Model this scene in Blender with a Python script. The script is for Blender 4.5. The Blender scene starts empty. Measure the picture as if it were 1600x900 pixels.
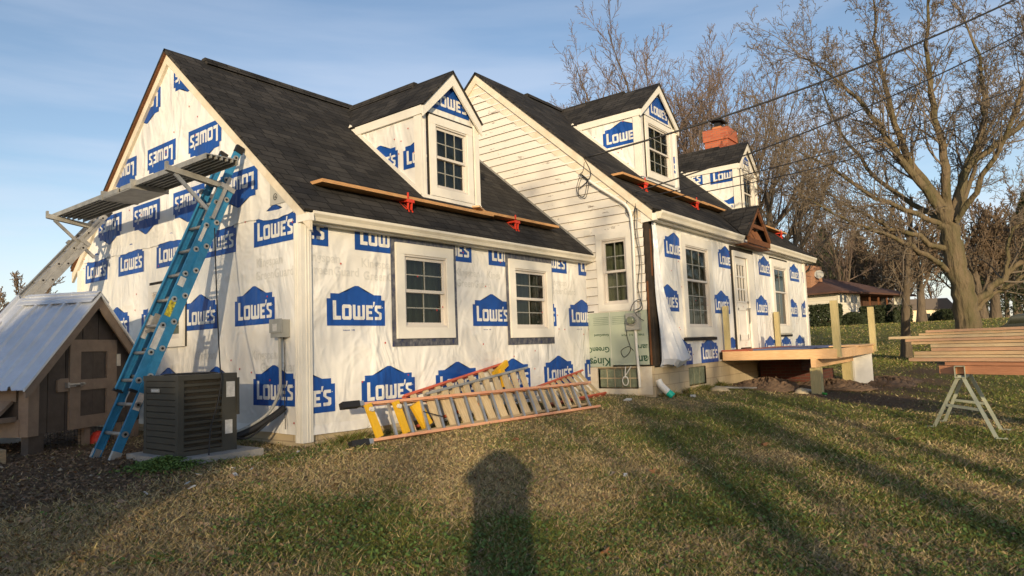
import bpy, math, random
import numpy as np
from mathutils import Vector, Matrix
random.seed(7); RNG=np.random.default_rng(11)
R=math.radians
S=bpy.context.scene
C=S.collection
K=.88                      # drawing units to metres

# ------------------------------------------------------------------ camera, sky, sun, exposure
def setup_camera():
    f=1056.57; pi,ro,ya=R(5.0175),R(-2.191),R(52.423)
    fw=Vector((math.sin(ya)*math.cos(pi),math.cos(ya)*math.cos(pi),math.sin(pi)))
    r=Vector((math.cos(ya),-math.sin(ya),0)); u=r.cross(fw)
    r2=r*math.cos(ro)+u*math.sin(ro); u2=-r*math.sin(ro)+u*math.cos(ro)
    cd=bpy.data.cameras.new('camera'); co=bpy.data.objects.new('camera',cd); C.objects.link(co)
    M=Matrix((r2,u2,-fw)).transposed().to_4x4(); M.translation=CAM*K
    co.matrix_world=M; cd.sensor_width=36; cd.lens=f/1600*36; cd.clip_end=3000; cd.clip_start=.05
    S.camera=co
CAM=Vector((-4.9556,-7.0615,1.048))
setup_camera()
SUN_AZ,SUN_EL=230.8,10.3      # compass azimuth from +Y towards +X
sd=bpy.data.lights.new('sun','SUN'); sd.energy=4.1; sd.angle=R(.6); sd.color=(1,.79,.50)
so=bpy.data.objects.new('sun',sd); C.objects.link(so)
sv=Vector((math.sin(R(SUN_AZ))*math.cos(R(SUN_EL)),math.cos(R(SUN_AZ))*math.cos(R(SUN_EL)),math.sin(R(SUN_EL))))
so.rotation_euler=sv.to_track_quat('Z','Y').to_euler(); so.location=(0,0,30)
W=bpy.data.worlds.new('World'); S.world=W; W.use_nodes=True
def setup_world():
    nt=W.node_tree; N=nt.nodes; L=nt.links; N.clear()
    out=N.new('ShaderNodeOutputWorld'); bg=N.new('ShaderNodeBackground'); bg.inputs[1].default_value=.15
    sky=N.new('ShaderNodeTexSky'); sky.sky_type='NISHITA'; sky.sun_disc=False
    sky.sun_elevation=R(SUN_EL); sky.sun_rotation=R(SUN_AZ); sky.air_density=1.0; sky.dust_density=.6; sky.ozone_density=1.6; sky.altitude=200
    tc=N.new('ShaderNodeTexCoord'); sp=N.new('ShaderNodeSeparateXYZ'); L.new(tc.outputs['Generated'],sp.inputs[0])
    mp=N.new('ShaderNodeMapping'); mp.inputs['Scale'].default_value=(1.3,1.3,11); L.new(tc.outputs['Generated'],mp.inputs[0])
    no=N.new('ShaderNodeTexNoise'); no.inputs['Scale'].default_value=1.7; no.inputs['Detail'].default_value=6; L.new(mp.outputs[0],no.inputs[0])
    cr=N.new('ShaderNodeMapRange'); cr.inputs[1].default_value=.40; cr.inputs[2].default_value=.70; L.new(no.outputs[0],cr.inputs[0])
    band=N.new('ShaderNodeMapRange'); band.inputs[1].default_value=.62; band.inputs[2].default_value=.03; L.new(sp.outputs[2],band.inputs[0])
    mu=N.new('ShaderNodeMath'); mu.operation='MULTIPLY'; L.new(cr.outputs[0],mu.inputs[0]); L.new(band.outputs[0],mu.inputs[1])
    mu2=N.new('ShaderNodeMath'); mu2.operation='MULTIPLY'; mu2.inputs[1].default_value=.72; L.new(mu.outputs[0],mu2.inputs[0])
    mx=N.new('ShaderNodeMix'); mx.data_type='RGBA'; L.new(mu2.outputs[0],mx.inputs[0]); tn=N.new('ShaderNodeMix'); tn.data_type='RGBA'; tn.blend_type='MULTIPLY'; tn.inputs[0].default_value=1; tn.inputs[7].default_value=(1.07,1.0,1.01,1); L.new(sky.outputs[0],tn.inputs[6]); L.new(tn.outputs[2],mx.inputs[6]); mx.inputs[7].default_value=(4.2,4.5,5.2,1)
    L.new(mx.outputs[2],bg.inputs[0]); L.new(bg.outputs[0],out.inputs[0])
setup_world()
S.view_settings.view_transform='Standard'; S.view_settings.look='None'; S.view_settings.gamma=1; S.view_settings.exposure=.36

# ------------------------------------------------------------------ materials
MATS={}
def mat(name,col,rough=.7,metal=0,var=0,vscale=6,vcol=None,bump=0,bscale=30,stretch=(1,1,1),coord='Object',spec=.4,detail=5,bdist=.02):
    if name in MATS: return MATS[name]
    m=bpy.data.materials.new(name); m.use_nodes=True; nt=m.node_tree; N=nt.nodes; L=nt.links
    b=N['Principled BSDF']; b.inputs['Base Color'].default_value=(*col,1); b.inputs['Roughness'].default_value=rough; b.inputs['Metallic'].default_value=metal
    b.inputs['Specular IOR Level'].default_value=spec
    tc=N.new('ShaderNodeTexCoord'); mp=N.new('ShaderNodeMapping'); mp.inputs['Scale'].default_value=stretch; L.new(tc.outputs[coord],mp.inputs[0])
    if var:
        n=N.new('ShaderNodeTexNoise'); n.inputs['Scale'].default_value=vscale; n.inputs['Detail'].default_value=detail; n.inputs['Roughness'].default_value=.65; L.new(mp.outputs[0],n.inputs[0])
        r=N.new('ShaderNodeMapRange'); r.inputs[1].default_value=.32; r.inputs[2].default_value=.68; L.new(n.outputs[0],r.inputs[0])
        x=N.new('ShaderNodeMix'); x.data_type='RGBA'; L.new(r.outputs[0],x.inputs[0])
        x.inputs[6].default_value=(*col,1); c2=vcol or tuple(c*(1-var) for c in col); x.inputs[7].default_value=(*c2,1)
        L.new(x.outputs[2],b.inputs['Base Color'])
    if bump:
        n2=N.new('ShaderNodeTexNoise'); n2.inputs['Scale'].default_value=bscale; n2.inputs['Detail'].default_value=4; L.new(mp.outputs[0],n2.inputs[0])
        bp=N.new('ShaderNodeBump'); bp.inputs['Strength'].default_value=bump; bp.inputs['Distance'].default_value=bdist; L.new(n2.outputs[0],bp.inputs['Height']); L.new(bp.outputs[0],b.inputs['Normal'])
    MATS[name]=m; return m
def wood(name,col,col2,rough=.75): return mat(name,col,rough,var=1,vscale=5,vcol=col2,bump=.25,bscale=14,stretch=(1.2,14,14),coord='UV')
M_trim=mat('white_trim',(.78,.75,.68),.5,var=1,vscale=4,vcol=(.70,.67,.60))
M_paintedwood=mat('primed_board',(.74,.68,.56),.7,var=1,vscale=5,vcol=(.62,.53,.40))
M_gutter=mat('gutter_metal',(.74,.70,.60),.4,var=1,vscale=5,vcol=(.66,.61,.51))
M_vinyl=mat('window_vinyl',(.60,.56,.51),.45)
M_muntin=mat('grille_bar',(.27,.27,.24),.5)
M_found=mat('painted_block',(.50,.42,.28),.85,var=1,vscale=4,vcol=(.38,.30,.19),bump=.4,bscale=18)
M_concrete=mat('concrete',(.36,.34,.31),.9,var=.3,vscale=9,bump=.4,bscale=40)
M_alu=mat('aluminium',(.55,.54,.52),.42,metal=.75,var=.3,vscale=9)
M_alumatte=mat('weathered_aluminium',(.40,.39,.36),.55,metal=.35,var=.35,vscale=8)
M_blue=mat('blue_fibreglass',(.035,.235,.45),.45,var=.35,vscale=9)
M_orange=mat('orange_fibreglass',(.62,.27,.15),.55,var=1,vscale=6,vcol=(.62,.36,.22))
M_red=mat('red_paint',(.62,.05,.025),.5)
M_redrail=mat('red_fibreglass',(.58,.13,.07),.5,var=.3)
M_black=mat('black_rubber',(.015,.015,.016),.6)
M_dark=mat('dark_gap',(.02,.017,.014),.9)
M_felt=mat('old_black_sheathing',(.05,.038,.028),.9,var=.6,vscale=7)
M_cable=mat('black_cable',(.012,.012,.014),.5)
M_yellow=mat('yellow_plastic',(.72,.42,.02),.5,var=.2)
M_pine=wood('fresh_pine',(.80,.54,.30),(.66,.39,.19))
M_pine2=wood('red_pine',(.66,.31,.17),(.52,.22,.11))
M_greenwood=wood('treated_lumber',(.56,.46,.24),(.40,.34,.16))
M_plank=wood('roof_plank_wood',(.62,.36,.16),(.40,.20,.08))
M_oldwood=wood('weathered_wood',(.44,.33,.20),(.24,.18,.11))
M_slat=wood('pale_worn_slat',(.62,.50,.32),(.42,.32,.19))
M_brownwood=wood('brown_framing_wood',(.20,.08,.03),(.09,.035,.015))
M_brick=None
M_green_board=mat('green_insulation',(.46,.51,.41),.7,var=1,vscale=3,vcol=(.41,.47,.36))
M_green_ink=mat('dark_green_ink',(.03,.09,.05),.7)
M_blue_ink=mat('blue_print',(.012,.075,.33),.5,var=1,vscale=5,vcol=(.008,.055,.25))
M_faint=mat('faint_print',(.53,.51,.47),.6)
M_nail=mat('red_cap_nail',(.5,.04,.03),.5)
M_ac=mat('ac_casing',(.062,.058,.046),.5,var=.25,vscale=5)
M_ac2=mat('ac_coil',(.05,.036,.022),.8,bump=.3,bscale=80)
M_label=mat('paper_label',(.68,.66,.62),.6,var=.3,vscale=25)
M_grey=mat('grey_box',(.36,.36,.33),.5,var=.15)
M_coop=mat('brown_siding',(.105,.082,.066),.8,var=.3,vscale=8,bump=.15,bscale=40)
M_coopt=mat('tan_trim',(.30,.22,.16),.75,var=.25,vscale=9,bump=.1,bscale=40)
M_tin=mat('corrugated_metal',(.80,.83,.88),.42,metal=.6,var=.15,vscale=3)
M_wire=mat('mesh_wire',(.03,.03,.03),.6)
M_teal=mat('teal_plastic',(.02,.50,.36),.4)
M_white=mat('white_plastic',(.78,.76,.70),.4)
M_tube=mat('green_grey_steel',(.42,.44,.34),.5,metal=.2,var=.25,vscale=7)
M_glassblk=mat('glass_block',(.22,.25,.17),.15,var=.4,vscale=14,bump=.5,bscale=25)
M_nbwall=mat('neighbour_siding',(.72,.68,.58),.7)
M_nbroof=mat('brown_shingle',(.13,.065,.045),.9,var=.3,vscale=1.5)
M_farwhite=mat('far_white_wall',(.72,.62,.44),.7)
M_bush=mat('dark_bush_leaf',(.035,.05,.018),.7,var=.5,vscale=3)
M_needle=mat('evergreen_leaf',(.05,.065,.025),.7,var=.5,vscale=1)
M_gravel=mat('mud_clod',(.17,.11,.068),.95,var=.4,vscale=12)

def nodes_mat(name):
    m=bpy.data.materials.new(name); m.use_nodes=True; MATS[name]=m
    return m,m.node_tree.nodes,m.node_tree.links,m.node_tree.nodes['Principled BSDF']
def wrap_bump(N,L,b,strength=.62):
    tc=N.new('ShaderNodeTexCoord')
    outs=[]
    for sc,st,rot,wt in ((1.0,(1.5,1.5,.9),(0,0,0),1.5),(2.0,(1.8,1.8,.5),(.5,.6,0),.38),(3.4,(1.2,1.2,1),(-.5,-.7,.3),.22)):
        mp=N.new('ShaderNodeMapping'); mp.inputs['Scale'].default_value=st; mp.inputs['Rotation'].default_value=rot; L.new(tc.outputs['Object'],mp.inputs[0])
        n=N.new('ShaderNodeTexNoise'); n.noise_type='RIDGED_MULTIFRACTAL' if wt<1 else 'FBM'; n.inputs['Scale'].default_value=sc; n.inputs['Detail'].default_value=3; n.inputs['Distortion'].default_value=1.2; L.new(mp.outputs[0],n.inputs[0])
        m=N.new('ShaderNodeMath'); m.operation='MULTIPLY'; m.inputs[1].default_value=wt; L.new(n.outputs[0],m.inputs[0]); outs.append(m)
    a=N.new('ShaderNodeMath'); L.new(outs[0].outputs[0],a.inputs[0]); L.new(outs[1].outputs[0],a.inputs[1])
    a2=N.new('ShaderNodeMath'); L.new(a.outputs[0],a2.inputs[0]); L.new(outs[2].outputs[0],a2.inputs[1])
    bp=N.new('ShaderNodeBump'); bp.inputs['Strength'].default_value=strength; bp.inputs['Distance'].default_value=.09; L.new(a2.outputs[0],bp.inputs['Height']); L.new(bp.outputs[0],b.inputs['Normal'])
    return a2
def wrapmat(name,c1,c2,rough=.38):
    m,N,L,b=nodes_mat(name); b.inputs['Roughness'].default_value=rough; b.inputs['Specular IOR Level'].default_value=.35
    a=wrap_bump(N,L,b)
    tc=N.new('ShaderNodeTexCoord'); n=N.new('ShaderNodeTexNoise'); n.inputs['Scale'].default_value=1.3; n.inputs['Detail'].default_value=7; n.inputs['Distortion'].default_value=.6; L.new(tc.outputs['Object'],n.inputs[0])
    r=N.new('ShaderNodeMapRange'); r.inputs[1].default_value=.35; r.inputs[2].default_value=.66; L.new(n.outputs[0],r.inputs[0])
    x=N.new('ShaderNodeMix'); x.data_type='RGBA'; L.new(r.outputs[0],x.inputs[0]); x.inputs[6].default_value=(*c1,1); x.inputs[7].default_value=(*c2,1); L.new(x.outputs[2],b.inputs['Base Color'])
    return m
M_wrap=wrapmat('house_wrap',(.79,.78,.75),(.71,.69,.65))
M_wblue=wrapmat('wrap_blue_print',(.012,.08,.36),(.008,.055,.25),.45)
M_wwhite=wrapmat('wrap_logo_letters',(.74,.73,.70),(.66,.65,.62))
M_wfaint=wrapmat('wrap_faint_print',(.66,.65,.61),(.60,.59,.56))
def shingle():
    m,N,L,b=nodes_mat('asphalt_shingle'); b.inputs['Roughness'].default_value=.95; b.inputs['Specular IOR Level'].default_value=.15
    uv=N.new('ShaderNodeTexCoord'); br=N.new('ShaderNodeTexBrick'); L.new(uv.outputs['UV'],br.inputs[0])
    br.inputs['Scale'].default_value=1; br.inputs['Brick Width'].default_value=.36; br.inputs['Row Height'].default_value=.16; br.inputs['Mortar Size'].default_value=.012; br.inputs['Mortar Smooth'].default_value=.6
    br.inputs['Color1'].default_value=(.050,.046,.042,1); br.inputs['Color2'].default_value=(.026,.025,.025,1); br.inputs['Mortar'].default_value=(.010,.010,.009,1); br.offset=.37; br.squash=.7
    n=N.new('ShaderNodeTexNoise'); n.inputs['Scale'].default_value=2.2; n.inputs['Detail'].default_value=8; L.new(uv.outputs['UV'],n.inputs[0])
    n3=N.new('ShaderNodeTexNoise'); n3.inputs['Scale'].default_value=120; L.new(uv.outputs['UV'],n3.inputs[0])
    x=N.new('ShaderNodeMix'); x.data_type='RGBA'; x.blend_type='MULTIPLY'; x.inputs[0].default_value=.8; L.new(br.outputs[0],x.inputs[6])
    cr=N.new('ShaderNodeMapRange'); cr.inputs[1].default_value=.3; cr.inputs[2].default_value=.7; cr.inputs[3].default_value=.55; cr.inputs[4].default_value=1.45; L.new(n.outputs[0],cr.inputs[0]); L.new(cr.outputs[0],x.inputs[7])
    L.new(x.outputs[2],b.inputs['Base Color'])
    # each course steps down towards its lower edge
    sp=N.new('ShaderNodeSeparateXYZ'); L.new(uv.outputs['UV'],sp.inputs[0]); d=N.new('ShaderNodeMath'); d.operation='DIVIDE'; d.inputs[1].default_value=.16; L.new(sp.outputs[1],d.inputs[0])
    fr=N.new('ShaderNodeMath'); fr.operation='FRACT'; L.new(d.outputs[0],fr.inputs[0]); inv=N.new('ShaderNodeMath'); inv.operation='SUBTRACT'; inv.inputs[0].default_value=1; L.new(fr.outputs[0],inv.inputs[1])
    ad=N.new('ShaderNodeMath'); ad.operation='ADD'; L.new(inv.outputs[0],ad.inputs[0]); m2=N.new('ShaderNodeMath'); m2.operation='MULTIPLY'; m2.inputs[1].default_value=.35; L.new(n3.outputs[0],m2.inputs[0]); L.new(m2.outputs[0],ad.inputs[1])
    bp=N.new('ShaderNodeBump'); bp.inputs['Strength'].default_value=.7; bp.inputs['Distance'].default_value=.018; L.new(ad.outputs[0],bp.inputs['Height']); L.new(bp.outputs[0],b.inputs['Normal'])
    return m
M_shingle=shingle()
def siding():
    m,N,L,b=nodes_mat('old_painted_siding'); b.inputs['Roughness'].default_value=.6
    tc=N.new('ShaderNodeTexCoord'); mp=N.new('ShaderNodeMapping'); mp.inputs['Scale'].default_value=(1,1,4.5); L.new(tc.outputs['Object'],mp.inputs[0])
    n=N.new('ShaderNodeTexNoise'); n.inputs['Scale'].default_value=2.6; n.inputs['Detail'].default_value=10; n.inputs['Roughness'].default_value=.78; L.new(mp.outputs[0],n.inputs[0])
    r=N.new('ShaderNodeMapRange'); r.inputs[1].default_value=.60; r.inputs[2].default_value=.64; L.new(n.outputs[0],r.inputs[0])
    n2=N.new('ShaderNodeTexNoise'); n2.inputs['Scale'].default_value=1.1; n2.inputs['Detail'].default_value=6; L.new(tc.outputs['Object'],n2.inputs[0])
    x=N.new('ShaderNodeMix'); x.data_type='RGBA'; L.new(n2.outputs[0],x.inputs[0]); x.inputs[6].default_value=(.80,.77,.71,1); x.inputs[7].default_value=(.66,.62,.55,1)
    y=N.new('ShaderNodeMix'); y.data_type='RGBA'; L.new(r.outputs[0],y.inputs[0]); L.new(x.outputs[2],y.inputs[6]); y.inputs[7].default_value=(.20,.16,.12,1)
    L.new(y.outputs[2],b.inputs['Base Color'])
    return m
M_siding=siding()
def brickmat(name,c1,c2,mo,w=.23,h=.075):
    m,N,L,b=nodes_mat(name); b.inputs['Roughness'].default_value=.9
    uv=N.new('ShaderNodeTexCoord'); br=N.new('ShaderNodeTexBrick'); L.new(uv.outputs['UV'],br.inputs[0]); br.inputs['Scale'].default_value=1; br.inputs['Brick Width'].default_value=w; br.inputs['Row Height'].default_value=h; br.inputs['Mortar Size'].default_value=.008
    br.inputs['Color1'].default_value=(*c1,1); br.inputs['Color2'].default_value=(*c2,1); br.inputs['Mortar'].default_value=(*mo,1); L.new(br.outputs[0],b.inputs['Base Color'])
    bp=N.new('ShaderNodeBump'); bp.inputs['Strength'].default_value=.4; bp.inputs['Distance'].default_value=.01; bp.invert=True; L.new(br.outputs[1],bp.inputs['Height']); L.new(bp.outputs[0],b.inputs['Normal'])
    return m
M_brick=brickmat('red_brick',(.48,.13,.06),(.36,.08,.04),(.30,.16,.11))
M_block=brickmat('painted_block_wall',(.50,.41,.27),(.46,.37,.24),(.34,.27,.18),.46,.22)
M_nbbrick=brickmat('tan_brick',(.40,.19,.09),(.30,.13,.07),(.30,.22,.16))
def tapemat():
    m,N,L,b=nodes_mat('flashing_tape'); b.inputs['Roughness'].default_value=.35
    tc=N.new('ShaderNodeTexCoord'); mp=N.new('ShaderNodeMapping'); mp.inputs['Scale'].default_value=(9,9,6); L.new(tc.outputs['Object'],mp.inputs[0])
    n=N.new('ShaderNodeTexNoise'); n.inputs['Scale'].default_value=1.5; n.inputs['Detail'].default_value=9; n.inputs['Roughness'].default_value=.8; L.new(mp.outputs[0],n.inputs[0])
    cr=N.new('ShaderNodeValToRGB'); e=cr.color_ramp.elements; e[0].position=.36; e[0].color=(.015,.025,.14,1); e[1].position=.76; e[1].color=(.26,.26,.27,1)
    k=cr.color_ramp.elements.new(.45); k.color=(.045,.048,.07,1); L.new(n.outputs[0],cr.inputs[0]); L.new(cr.outputs[0],b.inputs['Base Color']); return m
M_tape=tapemat()
def glassmat():
    m=bpy.data.materials.new('window_glass'); m.use_nodes=True; nt=m.node_tree; N=nt.nodes; L=nt.links; N.clear()
    o=N.new('ShaderNodeOutputMaterial'); mx=N.new('ShaderNodeMixShader'); t=N.new('ShaderNodeBsdfTransparent'); t.inputs[0].default_value=(.62,.68,.60,1); g=N.new('ShaderNodeBsdfGlossy'); g.inputs['Roughness'].default_value=.03
    fr=N.new('ShaderNodeFresnel'); fr.inputs[0].default_value=1.5; L.new(fr.outputs[0],mx.inputs[0]); L.new(t.outputs[0],mx.inputs[1]); L.new(g.outputs[0],mx.inputs[2]); L.new(mx.outputs[0],o.inputs[0]); MATS['window_glass']=m; return m
M_glass=glassmat()
M_curtain=mat('curtain_cloth',(.30,.29,.20),.9,var=.45,vscale=3,stretch=(1,1,.25))
M_curtain_w=mat('pale_curtain_cloth',(.30,.28,.22),.9,var=.45,vscale=3,stretch=(1,1,.25))
def barkmat(name,c1,c2):
    return mat(name,c1,.95,var=1,vscale=3,vcol=c2,bump=1,bscale=7,stretch=(1,1,.28),bdist=.12,detail=9)
M_bark=barkmat('mossy_bark',(.17,.125,.08),(.075,.07,.03))
M_bark2=barkmat('grey_bark',(.15,.115,.08),(.08,.062,.042))
M_twig=mat('twig_bark',(.20,.160,.118),.9,var=.35,vscale=1)
M_twigred=mat('red_bud_twig',(.205,.150,.118),.9,var=.35,vscale=1)
M_twigfar=mat('far_twig',(.19,.135,.09),.9,var=.4,vscale=.5)

# ------------------------------------------------------------------ mesh helpers
def world_loc(o):
    v=Vector((0,0,0))
    while o is not None: v+=Vector(o.location); o=o.parent
    return v
class MB:
    def __init__(s): s.v=[];s.f=[];s.m=[];s.uv=[]
    def poly(s,pts,mi=0,uv=None):
        i=len(s.v); s.v+= [tuple(p) for p in pts]; s.f.append(tuple(range(i,i+len(pts)))); s.m.append(mi); s.uv.append(uv)
    def box8(s,c,mi=0,uvl=None):
        # c: 8 corners: 0-3 bottom loop, 4-7 top loop
        for q in ((3,2,1,0),(4,5,6,7),(0,1,5,4),(1,2,6,5),(2,3,7,6),(3,0,4,7)): s.poly([c[k] for k in q],mi,[uvl[k] for k in q] if uvl else None)
    def box(s,x0,x1,y0,y1,z0,z1,mi=0):
        x0,x1=min(x0,x1),max(x0,x1);y0,y1=min(y0,y1),max(y0,y1);z0,z1=min(z0,z1),max(z0,z1)
        s.box8([(x0,y0,z0),(x1,y0,z0),(x1,y1,z0),(x0,y1,z0),(x0,y0,z1),(x1,y0,z1),(x1,y1,z1),(x0,y1,z1)],mi)
    def beam(s,a,b,w,h,up=(0,0,1),mi=0):
        # bar from a to b, w across, h along 'up', grain along its length
        a=Vector(a);b=Vector(b);d=(b-a);l=d.length;d.normalize();U=Vector(up);sd=d.cross(U)
        if sd.length<1e-4: sd=d.cross(Vector((1,0,0)))
        sd.normalize();U=sd.cross(d).normalized()
        o=random.random()*9
        cs=[(-1,-1),(1,-1),(1,1),(-1,1)]
        P=[p+sd*(w/2*i)+U*(h/2*j) for p in (a,b) for i,j in cs]
        per=[0,w,w+h,2*w+h,2*w+2*h]
        for k in range(4):
            k2=(k+1)%4; s.poly([P[k],P[k2],P[4+k2],P[4+k]][::-1],mi,[(o,per[k]+o),(o,per[k+1]+o),(o+l,per[k+1]+o),(o+l,per[k]+o)][::-1])
        s.poly([P[3],P[2],P[1],P[0]][::-1],mi,[(o,o),(o+.02,o),(o+.02,o+h),(o,o+h)]); s.poly([P[4],P[5],P[6],P[7]][::-1],mi,[(o,o),(o+.02,o),(o+.02,o+h),(o,o+h)])
    def tube(s,pts,rad,n=8,mi=0,cap=True):
        pts=[Vector(p) for p in pts]; m=len(pts); rad=[rad]*m if not hasattr(rad,'__len__') else rad
        i0=len(s.v); ref=Vector((.3,.2,1)).normalized()
        for k,p in enumerate(pts):
            t=(pts[min(k+1,m-1)]-pts[max(k-1,0)]).normalized()
            a=t.cross(ref)
            if a.length<.05: a=t.cross(Vector((1,0,0)))
            a.normalize(); b=t.cross(a)
            for j in range(n):
                q=2*math.pi*j/n; s.v.append(tuple(p+(a*math.cos(q)+b*math.sin(q))*rad[k]))
        for k in range(m-1):
            for j in range(n):
                s.f.append((i0+k*n+j,i0+(k+1)*n+j,i0+(k+1)*n+(j+1)%n,i0+k*n+(j+1)%n)); s.m.append(mi); s.uv.append(None)
        if cap:
            s.f.append(tuple(i0+j for j in range(n))); s.m.append(mi); s.uv.append(None)
            s.f.append(tuple(i0+(m-1)*n+j for j in range(n))[::-1]); s.m.append(mi); s.uv.append(None)
    def cyl(s,c,r,h,n=24,mi=0,r2=None): s.tube([c,(c[0],c[1],c[2]+h)],[r,r if r2 is None else r2],n,mi)
    def slab(s,pts,th,mi=0,mside=None):
        # top polygon with thickness th downwards along its normal
        P=[Vector(p) for p in pts]; n=(P[1]-P[0]).cross(P[2]-P[0]).normalized()
        if n.z<0: P=P[::-1]; n=-n
        Q=[p-n*th for p in P]; s.poly(P,mi); s.poly(Q[::-1],mi if mside is None else mside)
        for k in range(len(P)):
            k2=(k+1)%len(P); s.poly([P[k],Q[k],Q[k2],P[k2]],mi if mside is None else mside)
    def ext(s,pts,d,mi=0):
        # polygon extruded by vector d
        P=[Vector(p) for p in pts]; d=Vector(d); n=(P[1]-P[0]).cross(P[2]-P[0])
        if n.dot(d)>0: P=P[::-1]
        Q=[p+d for p in P]; s.poly(P,mi); s.poly(Q[::-1],mi)
        for k in range(len(P)):
            k2=(k+1)%len(P); s.poly([P[k],Q[k],Q[k2],P[k2]],mi)
    def build(s,name,mats,parent=None,local=False,smooth=False,bevel=0,label=None,category=None,group=None,kind=None,loc=None):
        me=bpy.data.meshes.new(name)
        off=Vector((0,0,0)) if (local or parent is None) else world_loc(parent)/K
        if loc is not None: off=Vector(loc)
        V=(np.array(s.v,float).reshape(-1,3)-np.array(off))*K
        me.from_pydata(V.tolist(),[],s.f)
        if not isinstance(mats,(list,tuple)): mats=[mats]
        for m_ in mats: me.materials.append(m_)
        me.polygons.foreach_set('material_index',s.m)
        if smooth: me.polygons.foreach_set('use_smooth',[True]*len(s.f))
        ul=me.uv_layers.new(name='UVMap'); data=np.zeros((len(me.loops),2)); VV=V/K+np.array(off); k=0
        for fi,f in enumerate(s.f):
            u=s.uv[fi]
            if u is not None: data[k:k+len(f)]=u
            elif len(f)>=3:
                p=VV[list(f)]; n=np.cross(p[1]-p[0],p[2]-p[0]); l=np.linalg.norm(n); n=n/l if l>1e-12 else np.array([0,0,1.])
                if abs(n[2])>.999: U=np.array([1.,0,0]); Vv=np.array([0,1.,0])
                else: U=np.cross([0,0,1.],n); U/=np.linalg.norm(U); Vv=np.cross(n,U)
                data[k:k+len(f),0]=p@U; data[k:k+len(f),1]=p@Vv
            k+=len(f)
        ul.data.foreach_set('uv',data.ravel()); me.update()
        o=bpy.data.objects.new(name,me); C.objects.link(o); o.parent=parent
        if loc is not None: o.location=Vector(loc)*K
        if bevel:
            md=o.modifiers.new('bevel','BEVEL'); md.width=bevel*K; md.segments=1; md.limit_method='ANGLE'; md.angle_limit=R(40)
        tag(o,label,category,group,kind); return o
def tag(o,label=None,category=None,group=None,kind=None):
    if label: o['label']=label
    if category: o['category']=category
    if group: o['group']=group
    if kind: o['kind']=kind
def thing(name,label,cat,loc=(0,0,0),rz=0,group=None):
    o=bpy.data.objects.new(name,None); C.objects.link(o); o.location=Vector(loc)*K; o.rotation_euler=(0,0,rz); o.empty_display_size=.2
    tag(o,label,cat,group); return o
def copy_tree(o,parent=None):
    c=o.copy(); C.objects.link(c); c.parent=parent
    for ch in [x for x in list(bpy.data.objects) if x.parent==o]: copy_tree(ch,c)
    return c

# 2D clipping for printed marks and walls with openings
def clip(poly,region):
    out=list(poly)
    for i in range(len(region)):
        a=region[i];b=region[(i+1)%len(region)];inp=out;out=[]
        if not inp: return []
        f=lambda p:(b[0]-a[0])*(p[1]-a[1])-(b[1]-a[1])*(p[0]-a[0])
        for k in range(len(inp)):
            p=inp[k];q=inp[(k+1)%len(inp)];fp,fq=f(p),f(q)
            if fp>=0: out.append(p)
            if (fp>=0)!=(fq>=0):
                t=fp/(fp-fq); out.append((p[0]+t*(q[0]-p[0]),p[1]+t*(q[1]-p[1])))
    return out if len(out)>2 else []
def area(p): return sum(p[i][0]*p[(i+1)%len(p)][1]-p[(i+1)%len(p)][0]*p[i][1] for i in range(len(p)))/2
def ccw(p): return p if area(p)>0 else p[::-1]
def cells(region,holes):
    region=ccw(region); us=sorted({p[0] for p in region}|{h[0] for h in holes}|{h[1] for h in holes}); zs=sorted({min(p[1] for p in region),max(p[1] for p in region)}|{h[2] for h in holes}|{h[3] for h in holes})
    out=[]
    for a,b in zip(us,us[1:]):
        for c,d in zip(zs,zs[1:]):
            mu,mz=(a+b)/2,(c+d)/2
            if any(h[0]<mu<h[1] and h[2]<mz<h[3] for h in holes): continue
            q=clip([(a,c),(b,c),(b,d),(a,d)],region)
            if q and abs(area(q))>1e-7: out.append(q)
    return out
class Fr:
    def __init__(s,o,U,N): s.o=Vector(o);s.U=Vector(U);s.N=Vector(N)
    def P(s,u,z,n=0): return s.o+s.U*u+s.N*n+Vector((0,0,z))
    def box(s,mb,u0,u1,z0,z1,n0,n1,mi=0):
        c=[s.P(u,z,n) for z in (z0,z1) for u,n in ((u0,n0),(u1,n0),(u1,n1),(u0,n1))]
        if s.U.cross(s.N).z<0: c=[c[k] for k in (3,2,1,0,7,6,5,4)]
        mb.box8(c,mi)
    def flat(s,mb,pts,n,mi=0):
        P=[s.P(u,z,n) for u,z in ccw(pts)]
        nn=(P[1]-P[0]).cross(P[2]-P[0])
        if nn.dot(s.N)<0: P=P[::-1]
        mb.poly(P,mi)
    def prism(s,mb,pts,n0,n1,mi=0): mb.ext([s.P(u,z,n0) for u,z in pts],s.N*(n1-n0),mi)
def rect(a,b,c,d): return [(a,c),(b,c),(b,d),(a,d)]
BADGE=[[(0,0),(1,0),(1,.36),(0,.36)],[(.06,.36),(.94,.36),(.94,.43),(.06,.43)],[(.2,.43),(.8,.43),(.53,.545),(.47,.545)],[(.2,.43),(.47,.545),(.34,.47)],[(.8,.43),(.66,.47),(.53,.545)]]
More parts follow.
